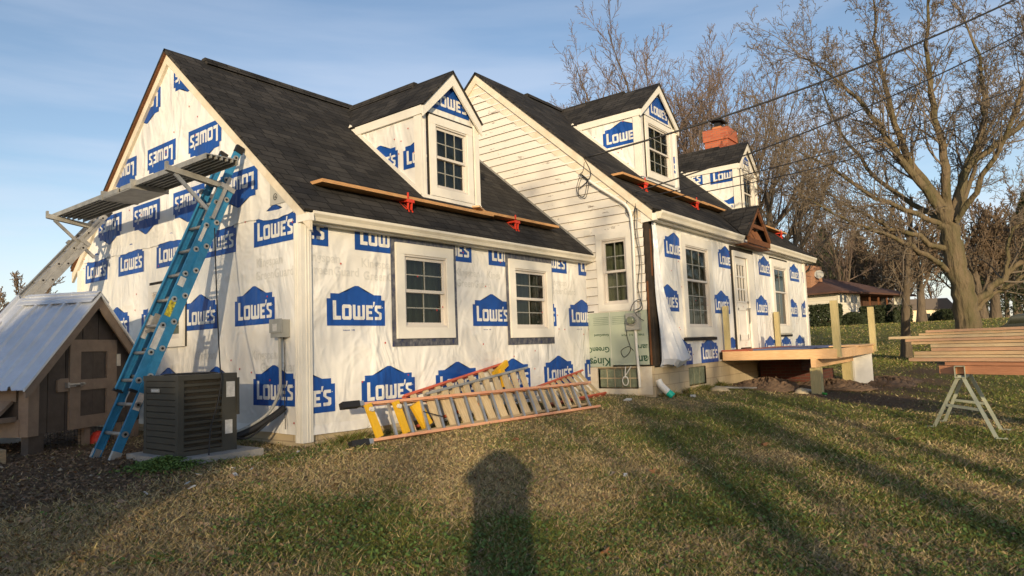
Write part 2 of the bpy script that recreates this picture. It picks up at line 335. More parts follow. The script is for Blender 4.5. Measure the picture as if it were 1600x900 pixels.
def letters():
    t=.047; P=[]
    def r(a,b,c,d): P.append(rect(a,b,c,d))
    r(.095,.15,.13,.335); r(.095,.225,.08,.13)
    P.append([(.265,.08),(.385,.08),(.405,.10),(.405,.127),(.245,.127),(.245,.10)]); P.append([(.245,.238),(.405,.238),(.405,.265),(.385,.285),(.265,.285),(.245,.265)]); r(.245,.245+t,.127,.238); r(.405-t,.405,.127,.238)
    P.append([(.425,.127),(.425,.10),(.445,.08),(.615,.08),(.635,.10),(.635,.127)]); r(.425,.425+t,.127,.285); r(.507,.553,.127,.275); r(.635-t,.635,.127,.285)
    r(.655,.655+t,.08,.285); r(.702,.775,.08,.123); r(.702,.76,.162,.203); r(.702,.775,.242,.285)
    P.append([(.782,.262),(.800,.262),(.818,.335),(.786,.335)])
    P.append([(.812,.08),(.915,.08),(.935,.10),(.935,.123),(.812,.123)]); r(.888,.935,.123,.155); P.append([(.888,.155),(.935,.155),(.935,.180),(.86,.205),(.812,.205)]); P.append([(.812,.205),(.86,.205),(.86,.242),(.812,.242)]); P.append([(.812,.242),(.932,.242),(.932,.285),(.832,.285),(.812,.265)])
    r(.945,.958,.25,.262)
    return [ccw(p) for p in P]
LET=letters()
def logos(fr,mb,cl,items,mb_blue,mb_white,n=.004):
    for it in items:
        u,z,w=it[:3]; inv=len(it)>3 and it[3]
        for polys,mi,nn in ((BADGE,mb_blue,n),(LET,mb_white,n+.003)):
            for p in polys:
                q=[((u+w-a*w) if inv else (u+a*w),(z-b*w) if inv else (z+b*w)) for a,b in p]
                for c in cl:
                    k=clip(ccw(q),ccw(c))
                    if k and abs(area(k))>1e-6: fr.flat(mb,k,nn,mi)
def text_polys(s,bold=.02):
    cu=bpy.data.curves.new('txt','FONT'); cu.body=s; cu.size=1; cu.offset=bold; cu.resolution_u=3
    o=bpy.data.objects.new('txt',cu); C.objects.link(o); bpy.context.view_layer.update()
    me=o.to_mesh(); me.calc_loop_triangles(); V=[tuple(v.co)[:2] for v in me.vertices]; T=[[V[i] for i in t.vertices] for t in me.loop_triangles]
    o.to_mesh_clear(); bpy.data.objects.remove(o); bpy.data.curves.remove(cu); return [ccw(t) for t in T if abs(area(t))>1e-8]
TXT={}
def put_text(fr,mb,cl,s,u,z,h,mi,inv=False,n=.004,bold=.02):
    # h = cap height; (u,z) = lower left seen upright, or the mirrored corner when turned upside down
    if s not in TXT: TXT[s]=text_polys(s,bold)
    k=h/.7
    for t in TXT[s]:
        q=[(u-a*k,z-b*k) if inv else (u+a*k,z+b*k) for a,b in t]
        for c in cl:
            w=clip(ccw(q),ccw(c))
            if w and abs(area(w))>1e-8: fr.flat(mb,w,n,mi)
def cap_nails(fr,mb,region,n,mi,seed):
    rr=random.Random(seed); us=[p[0] for p in region]; zs=[p[1] for p in region]
    for _ in range(n):
        u=rr.uniform(min(us),max(us)); z=rr.uniform(min(zs),max(zs)); r=.014
        pts=[(u+r*math.cos(a),z+r*math.sin(a)) for a in np.linspace(0,2*math.pi,7)[:-1]]
        for c in cells(region,[]):
            k=clip(pts,ccw(c))
            if len(k)>3: fr.flat(mb,k,.009,mi)

# ------------------------------------------------------------------ ground
def sstep(x,a,b):
    t=np.clip((np.asarray(x,float)-a)/(b-a),0,1); return t*t*(3-2*t)
def g(x,y):
    base=-.04+.11*sstep(x,0,7); d=np.clip(-np.asarray(y,float)-.8,0,8.5)
    near=base-.085*d*(1-sstep(x,14,30))
    return near+1.75*sstep(x,24,58)
def vnoise(x,y,s,seed=0):
    x=np.asarray(x,float)/s;y=np.asarray(y,float)/s;xi=np.floor(x).astype(int);yi=np.floor(y).astype(int);xf=x-xi;yf=y-yi
    h=lambda a,b:(np.sin(a*127.1+b*311.7+seed*74.7)*43758.5453)%1
    u=xf*xf*(3-2*xf);v=yf*yf*(3-2*yf)
    return (h(xi,yi)*(1-u)+h(xi+1,yi)*u)*(1-v)+(h(xi,yi+1)*(1-u)+h(xi+1,yi+1)*u)*v
def fbm(x,y,s,seed=0): return (vnoise(x,y,s,seed)*.5+vnoise(x,y,s/2.1,seed+1)*.28+vnoise(x,y,s/4.3,seed+2)*.22)
def ground_mix(x,y):
    """dirt 0..1 and dry 0..1"""
    n=fbm(x,y,1.6,3); n2=fbm(x,y,.5,9)
    left=sstep(-x+.25*(y),.0,2.2)*sstep(y,-1.9,.2)      # bare soil by the heat pump and coop
    wall=sstep(y,-1.3,-.3)*sstep(-x,-7,-6)*.5
    deck=np.exp(-(((x-12.5)/4.)**2+((y+3.4)/1.9)**2)); track=np.exp(-(((y+4.4)/1.9)**2))*sstep(x,6,10)*(1-sstep(x,30,38))*.78
    dirt=np.clip(np.maximum.reduce([left*1.2,wall,deck*1.05,track])*1.35-.25+(n-.5)*1.5,0,1)
    lushx=(x+4.95)*.6225-(y+7.06)*.783
    dry=np.clip(.68-.085*(lushx-1.0)+(n-.5)*2.6+(n2-.5)*.9,0,1)
    dry=np.where(x>24,.12,dry)
    return dirt,dry
def build_ground():
    def axis(c,near,far,n):
        t=np.linspace(-1,1,n); k=4.2; return c+np.sinh(k*t)/np.sinh(k)*far
    xs=np.unique(np.round(np.concatenate([axis(2,0,420,220),np.arange(-6,12,.12)]),3)); ys=np.unique(np.round(np.concatenate([axis(-3,0,420,200),np.arange(-7,1.5,.12)]),3))
    X,Y=np.meshgrid(xs,ys,indexing='ij'); Z=g(X,Y)+(fbm(X,Y,1.1,5)-.5)*.07*np.exp(-((X/40)**2+(Y/30)**2))
    n0,n1=X.shape; V=np.stack([X,Y,Z],-1).reshape(-1,3)*K
    idx=np.arange(n0*n1).reshape(n0,n1); F=np.stack([idx[:-1,:-1],idx[1:,:-1],idx[1:,1:],idx[:-1,1:]],-1).reshape(-1,4)
    me=bpy.data.meshes.new('ground'); me.vertices.add(len(V)); me.vertices.foreach_set('co',V.ravel()); me.loops.add(F.size); me.loops.foreach_set('vertex_index',F.ravel()); me.polygons.add(len(F)); me.polygons.foreach_set('loop_start',np.arange(0,F.size,4)); me.polygons.foreach_set('use_smooth',np.ones(len(F),bool)); me.update(); me.validate()
    d,dr=ground_mix(X,Y); ca=me.color_attributes.new('mix','FLOAT_COLOR','POINT'); cc=np.zeros((len(V),4)); cc[:,0]=d.ravel(); cc[:,1]=dr.ravel(); cc[:,3]=1; ca.data.foreach_set('color',cc.ravel())
    m,N,L,b=nodes_mat('lawn_ground'); b.inputs['Roughness'].default_value=.95; b.inputs['Specular IOR Level'].default_value=.1
    at=N.new('ShaderNodeAttribute'); at.attribute_name='mix'; sp=N.new('ShaderNodeSeparateColor'); L.new(at.outputs[0],sp.inputs[0])
    tc=N.new('ShaderNodeTexCoord'); n=N.new('ShaderNodeTexNoise'); n.inputs['Scale'].default_value=28; n.inputs['Detail'].default_value=8; n.inputs['Roughness'].default_value=.75; L.new(tc.outputs['Object'],n.inputs[0])
    nb=N.new('ShaderNodeTexNoise'); nb.inputs['Scale'].default_value=.35; nb.inputs['Detail'].default_value=6; L.new(tc.outputs['Object'],nb.inputs[0])
    def mixc(f,a,bb):
        x=N.new('ShaderNodeMix'); x.data_type='RGBA'
        if hasattr(f,'is_linked'): L.new(f,x.inputs[0])
        for q,w in ((6,a),(7,bb)):
            if isinstance(w,tuple): x.inputs[q].default_value=(*w,1)
            else: L.new(w,x.inputs[q])
        return x.outputs[2]
    rr=N.new('ShaderNodeMapRange'); rr.inputs[1].default_value=.3; rr.inputs[2].default_value=.7; L.new(n.outputs[0],rr.inputs[0])
    gr=mixc(rr.outputs[0],(.105,.118,.032),(.19,.185,.062)); dy=mixc(rr.outputs[0],(.21,.160,.078),(.38,.305,.165)); di=mixc(rr.outputs[0],(.090,.058,.036),(.21,.145,.095))
    ad=N.new('ShaderNodeMath'); ad.operation='ADD'; s1=N.new('ShaderNodeMath'); s1.operation='MULTIPLY_ADD'; s1.inputs[1].default_value=.8; s1.inputs[2].default_value=-.4; L.new(nb.outputs[0],s1.inputs[0]); L.new(sp.outputs[1],ad.inputs[0]); L.new(s1.outputs[0],ad.inputs[1]); ad.use_clamp=True
    a=mixc(ad.outputs[0],gr,dy); a=mixc(sp.outputs[0],a,di); L.new(a,b.inputs['Base Color'])
    bp=N.new('ShaderNodeBump'); bp.inputs['Strength'].default_value=1; bp.inputs['Distance'].default_value=.05; L.new(n.outputs[0],bp.inputs['Height']); L.new(bp.outputs[0],b.inputs['Normal'])
    me.materials.append(m); o=bpy.data.objects.new('ground',me); C.objects.link(o); o['kind']='structure'
build_ground()
def gz(x,y): return float(g(x,y)+(fbm(x,y,1.1,5)-.5)*.07*np.exp(-((x/40)**2+(y/30)**2)))
def colour_attr_mat(name,rough=.8,trans=0):
    m,N,L,b=nodes_mat(name); b.inputs['Roughness'].default_value=rough; b.inputs['Specular IOR Level'].default_value=.2
    at=N.new('ShaderNodeAttribute'); at.attribute_name='tint'; L.new(at.outputs[0],b.inputs['Base Color']); return m
def raw_mesh(name,V,F,cols,m,kind,label=None,cat=None):
    k=F.shape[1]; me=bpy.data.meshes.new(name); me.vertices.add(len(V)); me.vertices.foreach_set('co',(V*K).ravel()); me.loops.add(F.size); me.loops.foreach_set('vertex_index',F.ravel()); me.polygons.add(len(F)); me.polygons.foreach_set('loop_start',np.arange(0,F.size,k)); me.update()
    if cols is not None:
        ca=me.color_attributes.new('tint','FLOAT_COLOR','POINT'); cc=np.ones((len(V),4)); cc[:,:3]=cols; ca.data.foreach_set('color',cc.ravel())
    me.materials.append(m); o=bpy.data.objects.new(name,me); C.objects.link(o); tag(o,label,cat,None,kind); return o
FH=np.array([math.sin(R(52.4)),math.cos(R(52.4))]); RH=np.array([math.cos(R(52.4)),-math.sin(R(52.4))])
def scatter(n,d0,d1,p,seed):
    rg=np.random.default_rng(seed); u=rg.random(n); d=(d0**(1-p)+u*(d1**(1-p)-d0**(1-p)))**(1/(1-p)); l=(rg.random(n)*2-1)*.86*d
    x=CAM.x+FH[0]*d+RH[0]*l; y=CAM.y+FH[1]*d+RH[1]*l
    inside=((x>0)&(x<6.7)&(y>-.02)&(y<7))|((x>6.65)&(x<17.8)&(y>-1.4)&(y<7))|((x>-1.5)&(x<-.6)&(y>-.2)&(y<1))
    return x[~inside],y[~inside],rg
def build_grass():
    x,y,rg=scatter(460000,3.0,34,1.55,21); x2,y2,_=scatter(150000,22,80,1.2,22); nf=len(x2); xw=np.concatenate([rg.uniform(.15,6.6,7000),rg.uniform(6.8,10,5000)]); yw=np.where(np.arange(12000)<7000,-.03-.10*rg.random(12000)**2,-1.42-.10*rg.random(12000)**2); kp=fbm(xw,yw,.25,61)>.5; xw,yw=xw[kp],yw[kp]; nw=len(xw); x=np.concatenate([x,x2,xw]); y=np.concatenate([y,y2,yw])
    d,dry=ground_mix(x,y); dist=np.hypot(x-CAM.x,y-CAM.y); keep=rg.random(len(x))>(d*.97); wall_=np.arange(len(x))>=len(x)-nw; keep|=wall_; wall_=wall_[keep]; x,y,d,dry,dist=[a[keep] for a in (x,y,d,dry,dist)]
    n=len(x); tuft=fbm(x,y,.35,33); h=(.014+.034*rg.random(n)*(.35+tuft))*(1.15-.25*dry); w=(.0035+.0035*rg.random(n))*(1+.10*np.clip(dist-4,0,80))
    tall=rg.random(n)<.03; h=np.where(tall,h*1.8,h); h=h*np.where(dist>25,1.8,1)*np.where(wall_,2.6,1)
    a=rg.random(n)*2*np.pi; lean=(.3+2.0*rg.random(n))*h; la=rg.random(n)*2*np.pi
    z=g(x,y)+(fbm(x,y,1.1,5)-.5)*.07*np.exp(-((x/40)**2+(y/30)**2))-.004
    B1=np.stack([x-np.cos(a)*w,y-np.sin(a)*w,z],1);B2=np.stack([x+np.cos(a)*w,y+np.sin(a)*w,z],1)
    T=np.stack([x+np.cos(la)*lean,y+np.sin(la)*lean,z+h],1)
    V=np.stack([B1,B2,T],1).reshape(-1,3); F=np.arange(3*n).reshape(-1,3)
    isd=(rg.random(n)<np.clip(dry*.85+.12,0,.95))[:,None]; v=(.6+.8*rg.random(n))[:,None]
    gcol=np.array([.150,.165,.042])*v*(1+.35*(rg.random((n,3))-.5)); dcol=np.array([.42,.325,.165])*v*(1+.15*(rg.random((n,3))-.5))
    col=np.where(isd,dcol,gcol); raw_mesh('grass',V,F,np.repeat(col,3,0),colour_attr_mat('grass_blade'),'stuff')
def build_litter():
    x,y,rg=scatter(60000,3.0,20,1.7,44); d,dry=ground_mix(x,y); keep=rg.random(len(x))<(.25+.75*np.clip(dry+d,0,1)); x,y=x[keep],y[keep]; n=len(x)
    z=g(x,y)+(fbm(x,y,1.1,5)-.5)*.07+.006+rg.random(n)*.02; s=.007+.014*rg.random(n)**2+.022*(rg.random(n)<.012); a=rg.random(n)*2*np.pi; t=(rg.random(n)-.5)*1.6; t2=(rg.random(n)-.5)*1.6
    U=np.stack([np.cos(a),np.sin(a),t],1)*s[:,None]; Wv=np.stack([-np.sin(a),np.cos(a),t2],1)*s[:,None]*.7; P=np.stack([x,y,z],1)
    V=np.stack([P-U,P-Wv,P+U,P+Wv],1).reshape(-1,3); F=np.arange(4*n).reshape(-1,4)
    v=(.5+.9*rg.random(n))[:,None]; col=(np.array([.25,.175,.10])*(1-.30*ground_mix(x,y)[0])[:,None])*v*(1+.2*(rg.random((n,3))-.5)); raw_mesh('dead_leaf_litter',V,F,np.repeat(col,4,0),colour_attr_mat('dead_leaf'),'stuff')
    # clover and small clumps of weeds
    x,y,rg=scatter(70000,3.0,13,1.7,45); d,dry=ground_mix(x,y); keep=(rg.random(len(x))>dry+.15)&(d<.3); x,y=x[keep],y[keep]
    n2=4500; cx=rg.normal(-1.62,.15,n2); cy=rg.normal(.02,.16,n2); x=np.concatenate([x,cx]); y=np.concatenate([y,cy]); n=len(x)
    z=g(x,y)+(fbm(x,y,1.1,5)-.5)*.07+.012+rg.random(n)*.03; z[-n2:]+=rg.random(n2)*.09*np.exp(-((cx+1.62)**2+(cy-.02)**2)/.05); s=.008+.009*rg.random(n); a=rg.random(n)*2*np.pi; t=(rg.random(n)-.5)*1.4; t2=(rg.random(n)-.5)*1.4
    U=np.stack([np.cos(a),np.sin(a),t],1)*s[:,None]; Wv=np.stack([-np.sin(a),np.cos(a),t2],1)*s[:,None]*.8; P=np.stack([x,y,z],1)
    V=np.stack([P-U,P-Wv,P+U,P+Wv],1).reshape(-1,3); F=np.arange(4*n).reshape(-1,4); v=(.6+.8*rg.random(n))[:,None]
    raw_mesh('clover',V,F,np.repeat(np.array([.10,.16,.04])*v,4,0),MATS['grass_blade'],'stuff')
def build_clods():
    x,y,rg=scatter(60000,5.5,26,1.6,51); d,dry=ground_mix(x,y); keep=rg.random(len(x))<(d-.25)*.8; x,y=x[keep],y[keep]; n=len(x)
    s=.006+.024*rg.random(n)**5; z=g(x,y)+(fbm(x,y,1.1,5)-.5)*.07+s*.4; P=np.stack([x,y,z],1)
    D=np.array([[1,0,0],[0,1,0],[-1,0,0],[0,-1,0],[0,0,.7],[0,0,-.7]],float); J=1+.5*(rg.random((n,6,1))-.5); a=rg.random(n)*6.28; ca,sa=np.cos(a),np.sin(a)
    V=D[None]*J*s[:,None,None]; V=np.stack([V[...,0]*ca[:,None]-V[...,1]*sa[:,None],V[...,0]*sa[:,None]+V[...,1]*ca[:,None],V[...,2]],-1)+P[:,None]
    T=np.array([[0,1,4],[1,2,4],[2,3,4],[3,0,4],[1,0,5],[2,1,5],[3,2,5],[0,3,5]]); F=(T[None]+np.arange(n)[:,None,None]*6).reshape(-1,3)
    v=(.6+.8*rg.random(n))[:,None]; col=np.where((rg.random(n)<.06)[:,None],np.array([.34,.29,.22]),np.array([.17,.115,.075])*v); raw_mesh('soil_clods',V.reshape(-1,3),F,np.repeat(col,6,0),MATS['dead_leaf'],'stuff')
build_grass(); build_litter(); build_clods()

# ------------------------------------------------------------------ the house
LA=6.70; BY=-1.374; BX1=17.7
sA=.8632; zA=lambda y: 2.80+sA*(y+.236); RYA=3.397; RZA=zA(RYA)
sB=.9046; zB=lambda y: 3.527+sB*(y+1.61); RYB=2.685; RZB=zB(RYB)
house=thing('house','two-part white cape style house wrapped in blue-printed sheeting with dark shingle roofs','house',(0,0,0))
FA=Fr((0,0,0),(1,0,0),(0,-1,0)); GA=Fr((0,0,0),(0,-1,0),(-1,0,0)); GB=Fr((LA,0,0),(0,-1,0),(-1,0,0)); FB=Fr((0,BY,0),(1,0,0),(0,-1,0))

def window(fr,u0,u1,z0,z1,tw,cols,rows,parent=house,name='window',depth=.10,trim_n=.045,sill=False,tape=None,curt=None,up=.5,sub=True):
    """trim boards outside u0..u1,z0..z1; opening inside them"""
    mb=MB(); a,b,c,d=u0+tw,u1-tw,z0+tw,z1-tw
    fr.box(mb,u0,a,z0+tw,z1-tw,.002,trim_n); fr.box(mb,b,u1,z0+tw,z1-tw,.002,trim_n); fr.box(mb,u0,u1,z1-tw,z1,.002,trim_n+.003); fr.box(mb,u0,u1,z0,z0+tw,.002,trim_n+.003)
    if sill: fr.box(mb,u0-.02,u1+.02,z0-.03,z0-.002,.002,.075)
    w=mb.build(name,M_trim,parent)
    P=w if sub else parent
    fw=.045; mb=MB()   # jambs
    for q in ((a,a+.02,c,d),(b-.02,b,c,d),(a+.02,b-.02,c,c+.03),(a+.02,b-.02,d-.03,d)): fr.box(mb,*q,-depth,trim_n-.012)
    mb.build('frame',M_vinyl,P)
    ia,ib,ic,id_=a+.02,b-.02,c+.03,d-.03; zm=ic+(id_-ic)*(1-up)
    for k,(s0,s1,n0) in enumerate(((ic,zm+.02,-.055),(zm-.02,id_,-.025))):
        mb=MB(); fr.box(mb,ia,ia+fw,s0,s1,n0,n0+.028); fr.box(mb,ib-fw,ib,s0,s1,n0,n0+.028); fr.box(mb,ia+fw,ib-fw,s0,s0+fw,n0,n0+.028); fr.box(mb,ia+fw,ib-fw,s1-fw,s1,n0,n0+.028)
        x0,x1,y0,y1=ia+fw,ib-fw,s0+fw,s1-fw; r=rows[1-k]
        for i in range(1,cols): q=x0+(x1-x0)*i/cols; fr.box(mb,q-.009,q+.009,y0,y1,n0+.013,n0+.022,1)
        for i in range(1,r): q=y0+(y1-y0)*i/r; fr.box(mb,x0,x1,q-.009,q+.009,n0+.0135,n0+.0225,1)
        mb.build('sash',[M_vinyl,M_muntin],P,bevel=.003)
        mb=MB(); fr.flat(mb,rect(x0,x1,y0,y1),n0+.010); mb.build('pane',M_glass,P)
    mb=MB(); n=int((ib-ia)/.012); pr_=None
    for i in range(n+1):
        u=ia+(ib-ia)*i/n; k=-.14+.030*math.sin(u*38+math.sin(u*9)*2.5)+.012*math.sin(u*97)
        if pr_: mb.poly([fr.P(pr_[0],ic,pr_[1]),fr.P(u,ic,k),fr.P(u,id_,k),fr.P(pr_[0],id_,pr_[1])])
        pr_=(u,k)
    mb.build('curtain',curt or M_curtain,P,smooth=True)
    if tape:
        mb=MB(); t0,t1,y0,y1=tape
        for q in cells(rect(t0,t1,y0,y1),[(u0+.01,u1-.01,z0+.01,z1-.01)]): fr.flat(mb,q,.011)
        mb.build('flashing_tape',M_tape,P)
    return (u0+tw*.5,u1-tw*.5,z0+tw*.5,z1-tw*.5)
def hole(u0,u1,z0,z1,tw): return (u0+tw*.7,u1-tw*.7,z0+tw*.7,z1-tw*.7)

# wing front wall, wrapped
W1=(1.53,2.71,1.23,2.59); W2=(4.12,5.38,1.21,2.565); tw=.155
hs=[hole(*W1,tw),hole(*W2,tw)]
regA=rect(.0,LA,.10,2.74); cA=cells(regA,hs); mb=MB()
for q in cA: FA.flat(mb,q,0,0)
LG=[(.366+1.403*k,1.41,.965) for k in range(5)]
LG+=[(-.49+1.39*k,.335,.965) for k in range(6)]
LG+=[(-.56+1.39*k,2.42,.965) for k in range(6)]
logos(FA,mb,cA,LG,1,2)
for u,z,s in ((.0,2.22,'Kingspan'),(.05,2.06,'GreenGuard'),(.93,2.20,'Kingspan'),(.96,2.03,'GreenGuard'),(2.78,2.20,'Kingspan'),(2.8,2.03,'GreenGuard'),(3.55,2.20,'Kings'),(5.35,2.18,'Kingspan'),(5.4,2.02,'GreenGuard')): put_text(FA,mb,cA,s,u,z,.115,3,n=.0035)
for u in (.366,3.172,5.978): put_text(FA,mb,cA,'lowes.com   1-800',u+.25,1.345,.018,1,n=.0045)
cap_nails(FA,mb,regA,46,4,3)
mb.build('wall',[M_wrap,M_wblue,M_wwhite,M_wfaint,M_nail],house,label='wrapped front wall of the low wing')
mb=MB()   # lower hem of the wrap, hanging loose
for i in range(60):
    u0,u1=.02+i*(LA-.04)/60,.02+(i+1)*(LA-.04)/60; f=lambda u:.02+.018*math.sin(u*3.1)+.01*math.sin(u*11); z=lambda u:.085-.02*math.sin(u*1.3)
    mb.poly([FA.P(u0,z(u0),f(u0)),FA.P(u1,z(u1),f(u1)),FA.P(u1,.19,.002),FA.P(u0,.19,.002)])
for i in range(50):
    u0,u1=-6.7+i*6.68/50,-6.7+(i+1)*6.68/50; f=lambda u:.025+.018*math.sin(u*3.1)+.01*math.sin(u*11); z=lambda u:.085-.02*math.sin(u*1.3)
    mb.poly([GA.P(u0,z(u0),f(u0)),GA.P(u1,z(u1),f(u1)),GA.P(u1,.19,.002),GA.P(u0,.19,.002)])
mb.build('wrap_hem',M_wrap,house,smooth=True)
window(FA,*W1,tw,2,(2,2),tape=(1.45,2.80,1.12,2.675)); window(FA,*W2,tw,2,(2,2),tape=(4.045,5.44,1.09,2.665))
# wing gable wall
yA1=6.79
regG=[(-yA1,.10),(0,.10),(0,2.93),(-RYA,RZA-.08),(-yA1,2.93)]
GW=(-3.95,-2.84,1.25,2.23); cG=cells(regG,[hole(*GW,.12)]); mb=MB()
for q in cG: GA.flat(mb,q,0,0)
LG=[(-1.06-1.385*k,.43,.935) for k in range(4)]+[(-1.50+1.385*1-1.385*k,1.47,.935) for k in range(6)]+[(-1.03-1.372*k,2.49,.935) for k in range(5)]
LG+=[(-1.87-1.37*k,3.60,.935,True) for k in range(0,4)]
LG+=[(-2.78-1.33*k,4.46,.935,True) for k in range(0,3)]+[(-3.25,5.60,.92,True),(-4.60,5.42,.92,True)]
logos(GA,mb,cG,LG,1,2)
for u,z,s in ((-1.1,1.02,'Kingspan'),(-.9,.86,'GreenGuard'),(-.98,2.22,'Kingspan'),(-1.0,2.05,'GreenGuard'),(-2.6,1.05,'Kingspan'),(-2.5,3.0,'Kingspan')): put_text(GA,mb,cG,s,u,z,.115,3,n=.0035)
cap_nails(GA,mb,regG,70,4,5)
# overlapped second sheet with a sagging lower edge
cT=cells([(-1.15,2.86),(-.12,2.86),(-.12,3.0),(-1.0,3.85)],[]);
mb.build('wall',[M_wrap,M_wblue,M_wwhite,M_wfaint,M_nail],house,label='wrapped gable end wall of the low wing')
mb=MB()
pts=[(-u,2.86-.06*math.sin(math.pi*min(1,u/.9))+.012*math.sin(u*6)+.006*math.sin(u*23)) for u in np.linspace(.13,6.6,60)]
for (a,b),(c,d) in zip(pts,pts[1:]): mb.poly([GA.P(a,b,.014),GA.P(c,d,.014),GA.P(c,d+.13,.003),GA.P(a,b+.13,.003)])
mb.poly([GA.P(-.64,2.99,.012),GA.P(-.27,2.99,.012),GA.P(-.64,3.31,.012)],1)
mb.build('wrap_lap',[M_wrap,mat('bare_sheathing_film',(.46,.45,.41),.5)],house,smooth=True)
mb=MB(); ring=[(-.52+.045*math.cos(t),3.09+.045*math.sin(t)) for t in np.linspace(0,2*math.pi,15)]; ri=[(-.52+.035*math.cos(t),3.09+.035*math.sin(t)) for t in np.linspace(0,2*math.pi,15)]
for k in range(14): mb.poly([GA.P(*ring[k],.015),GA.P(*ring[k+1],.015),GA.P(*ri[k+1],.015),GA.P(*ri[k],.015)])
put_text(GA,mb,[rect(-.7,0,3,3.4)],'UL',-.545,3.073,.034,0,n=.016)
mb.build('printed_mark',M_black,house)
window(GA,*GW,.12,2,(2,2),curt=M_curtain_w)
mb=MB(); GA.box(mb,GW[0]-.03,GW[1]+.02,GW[3]+.004,GW[3]+.05,.002,.016); GA.box(mb,GW[1]+.004,GW[1]+.03,GW[2],GW[3],.002,.016); mb.build('flashing_strip',M_dark,house)
# rear and far walls of both parts, plain wrap
mb=MB(); mb.poly([(0,yA1,.1),(LA,yA1,.1),(LA,yA1,2.95),(0,yA1,2.95)]); mb.poly([(LA,6.74,.5),(BX1,6.74,.5),(BX1,6.74,3.6),(LA,6.74,3.6)])
mb.poly([(BX1,BY,.55),(BX1,6.74,.55),(BX1,6.74,3.62),(BX1,RYB,RZB-.1),(BX1,BY,3.62)]); mb.build('wall',M_wrap,house,label='plain rear and far end walls')
# foundation
mb=MB(); mb.box(.025,LA,.025,6.76,-.4,.13); mb.build('foundation',M_block,house,label='tan foundation of the low wing')
mb=MB()
fh=[(8.3,9.2,.12,.50)]
for q in cells(rect(LA,BX1,-.5,.57),fh): FB.flat(mb,q,-.02)
for q in cells(rect(0,-BY,-.5,.60),[(.15,1.02,.18,.57)]): GB.flat(mb,q,-.0)
mb.box(BX1-.02,BX1-.015,BY+.03,6.7,-.5,.57); mb.build('foundation',M_block,house,label='painted block foundation of the tall part')
def gblock(fr,u0,u1,z0,z1,nu,nz,nd=-.05):
    mb=MB(); du=(u1-u0)/nu; dz=(z1-z0)/nz
    for i in range(nu):
        for j in range(nz): fr.box(mb,u0+i*du+.012,u0+(i+1)*du-.012,z0+j*dz+.012,z0+(j+1)*dz-.012,nd-.04,nd+.015)
    fr.box(mb,u0,u1,z0,z1,nd-.06,nd-.03,1); w=mb.build('glass_block_window',[M_glassblk,M_found],house,bevel=.012)
    mb=MB()
    for i in range(1,nu): fr.box(mb,u0+i*du-.011,u0+i*du+.011,z0,z1,nd-.03,nd+.008)
    for j in range(1,nz): fr.box(mb,u0,u1,z0+j*dz-.011,z0+j*dz+.011,nd-.029,nd+.007)
    mb.build('mortar_grid',M_found,w)
gblock(GB,.17,1.0,.19,.56,5,2); gblock(FB,8.33,9.17,.13,.50,3,1)
mb=MB(); GB.box(mb,.01,.16,.04,.59,.002,.05); GB.box(mb,.16,1.03,.04,.18,.002,.05); GB.box(mb,1.03,1.32,.07,.59,.002,.012); mb.build('basement_window_frame',M_paintedwood,house)
# corner post of the wing (vinyl, grooved)
mb=MB()
FA.box(mb,-.027,.125,0,2.68,.0,.035); GA.box(mb,-.11,.03,0,2.68,.0,.03)
for u in (.045,.085): FA.box(mb,u-.007,u+.007,.0,2.68,.035,.041)
for u in (-.04,-.08): GA.box(mb,u-.007,u+.007,.0,2.68,.03,.036)
mb.build('corner_post',M_trim,house,bevel=.004)
mb=MB(); GA.box(mb,-6.82,-6.62,.1,2.75,.002,.03); mb.build('corner_post',M_trim,house)
# lap siding on the tall gable
def lap(fr,region,holes,exp,mb,z0):
    top=max(p[1] for p in region); z=z0
    cl=cells(region,holes)
    while z<top:
        for c in cl:
            k=clip(rect(-20,20,z,z+exp),ccw(c))
            if k and abs(area(k))>1e-6:
                pts=[]
                for u,zz in ccw(k): pts.append(fr.P(u,zz,.036-.028*(zz-z)/exp))
                nn=(pts[1]-pts[0]).cross(pts[2]-pts[0])
                mb.poly(pts if nn.dot(fr.N)>0 else pts[::-1])
            # butt edge: the shade line under each lap is put into its colour
            k=clip(rect(-20,20,z-.0005,z+.0005),ccw(c))
            if k:
                us=[p[0] for p in k]; mb.poly([fr.P(min(us),z-.007,.010),fr.P(max(us),z-.007,.010),fr.P(max(us),z,.036),fr.P(min(us),z,.036)],1)
        z+=exp
BW=(.265,1.06,1.68,3.22)
regB=[(-6.74,1.66),(1.30,1.66),(1.30,zB(-1.30)-.16),(-RYB,RZB-.14),(-6.66,zB(-1.30)-.16)]
mb=MB(); lap(GB,regB,[(BW[0]+.02,BW[1]-.02,BW[2]+.02,BW[3]-.02)],.173,mb,1.66); mb.build('siding_wall',[M_siding,mat('siding_butt_shade',(.24,.17,.12),.9)],house,label='gable end with peeling white lap siding')
window(GB,*BW,.125,2,(2,2),up=.5,trim_n=.05,curt=M_curtain)  # bare window: dark curtain added as backing for the unlit room
mb=MB(); GB.box(mb,.02,.16,3.23,3.34,.03,.05); GB.box(mb,1.30,1.40,.6,3.35,-.04,-.01,1); GB.box(mb,1.31,1.34,.62,2.2,-.01,.012,2); mb.box(LA+.02,LA+.30,BY-.0,BY+.003,.6,3.5,1)
mb.box(LA+.05,LA+.14,BY-.012,BY-.002,2.3,3.2,2)
mb.build('exposed_sheathing',[M_trim,M_felt,M_brownwood],house)
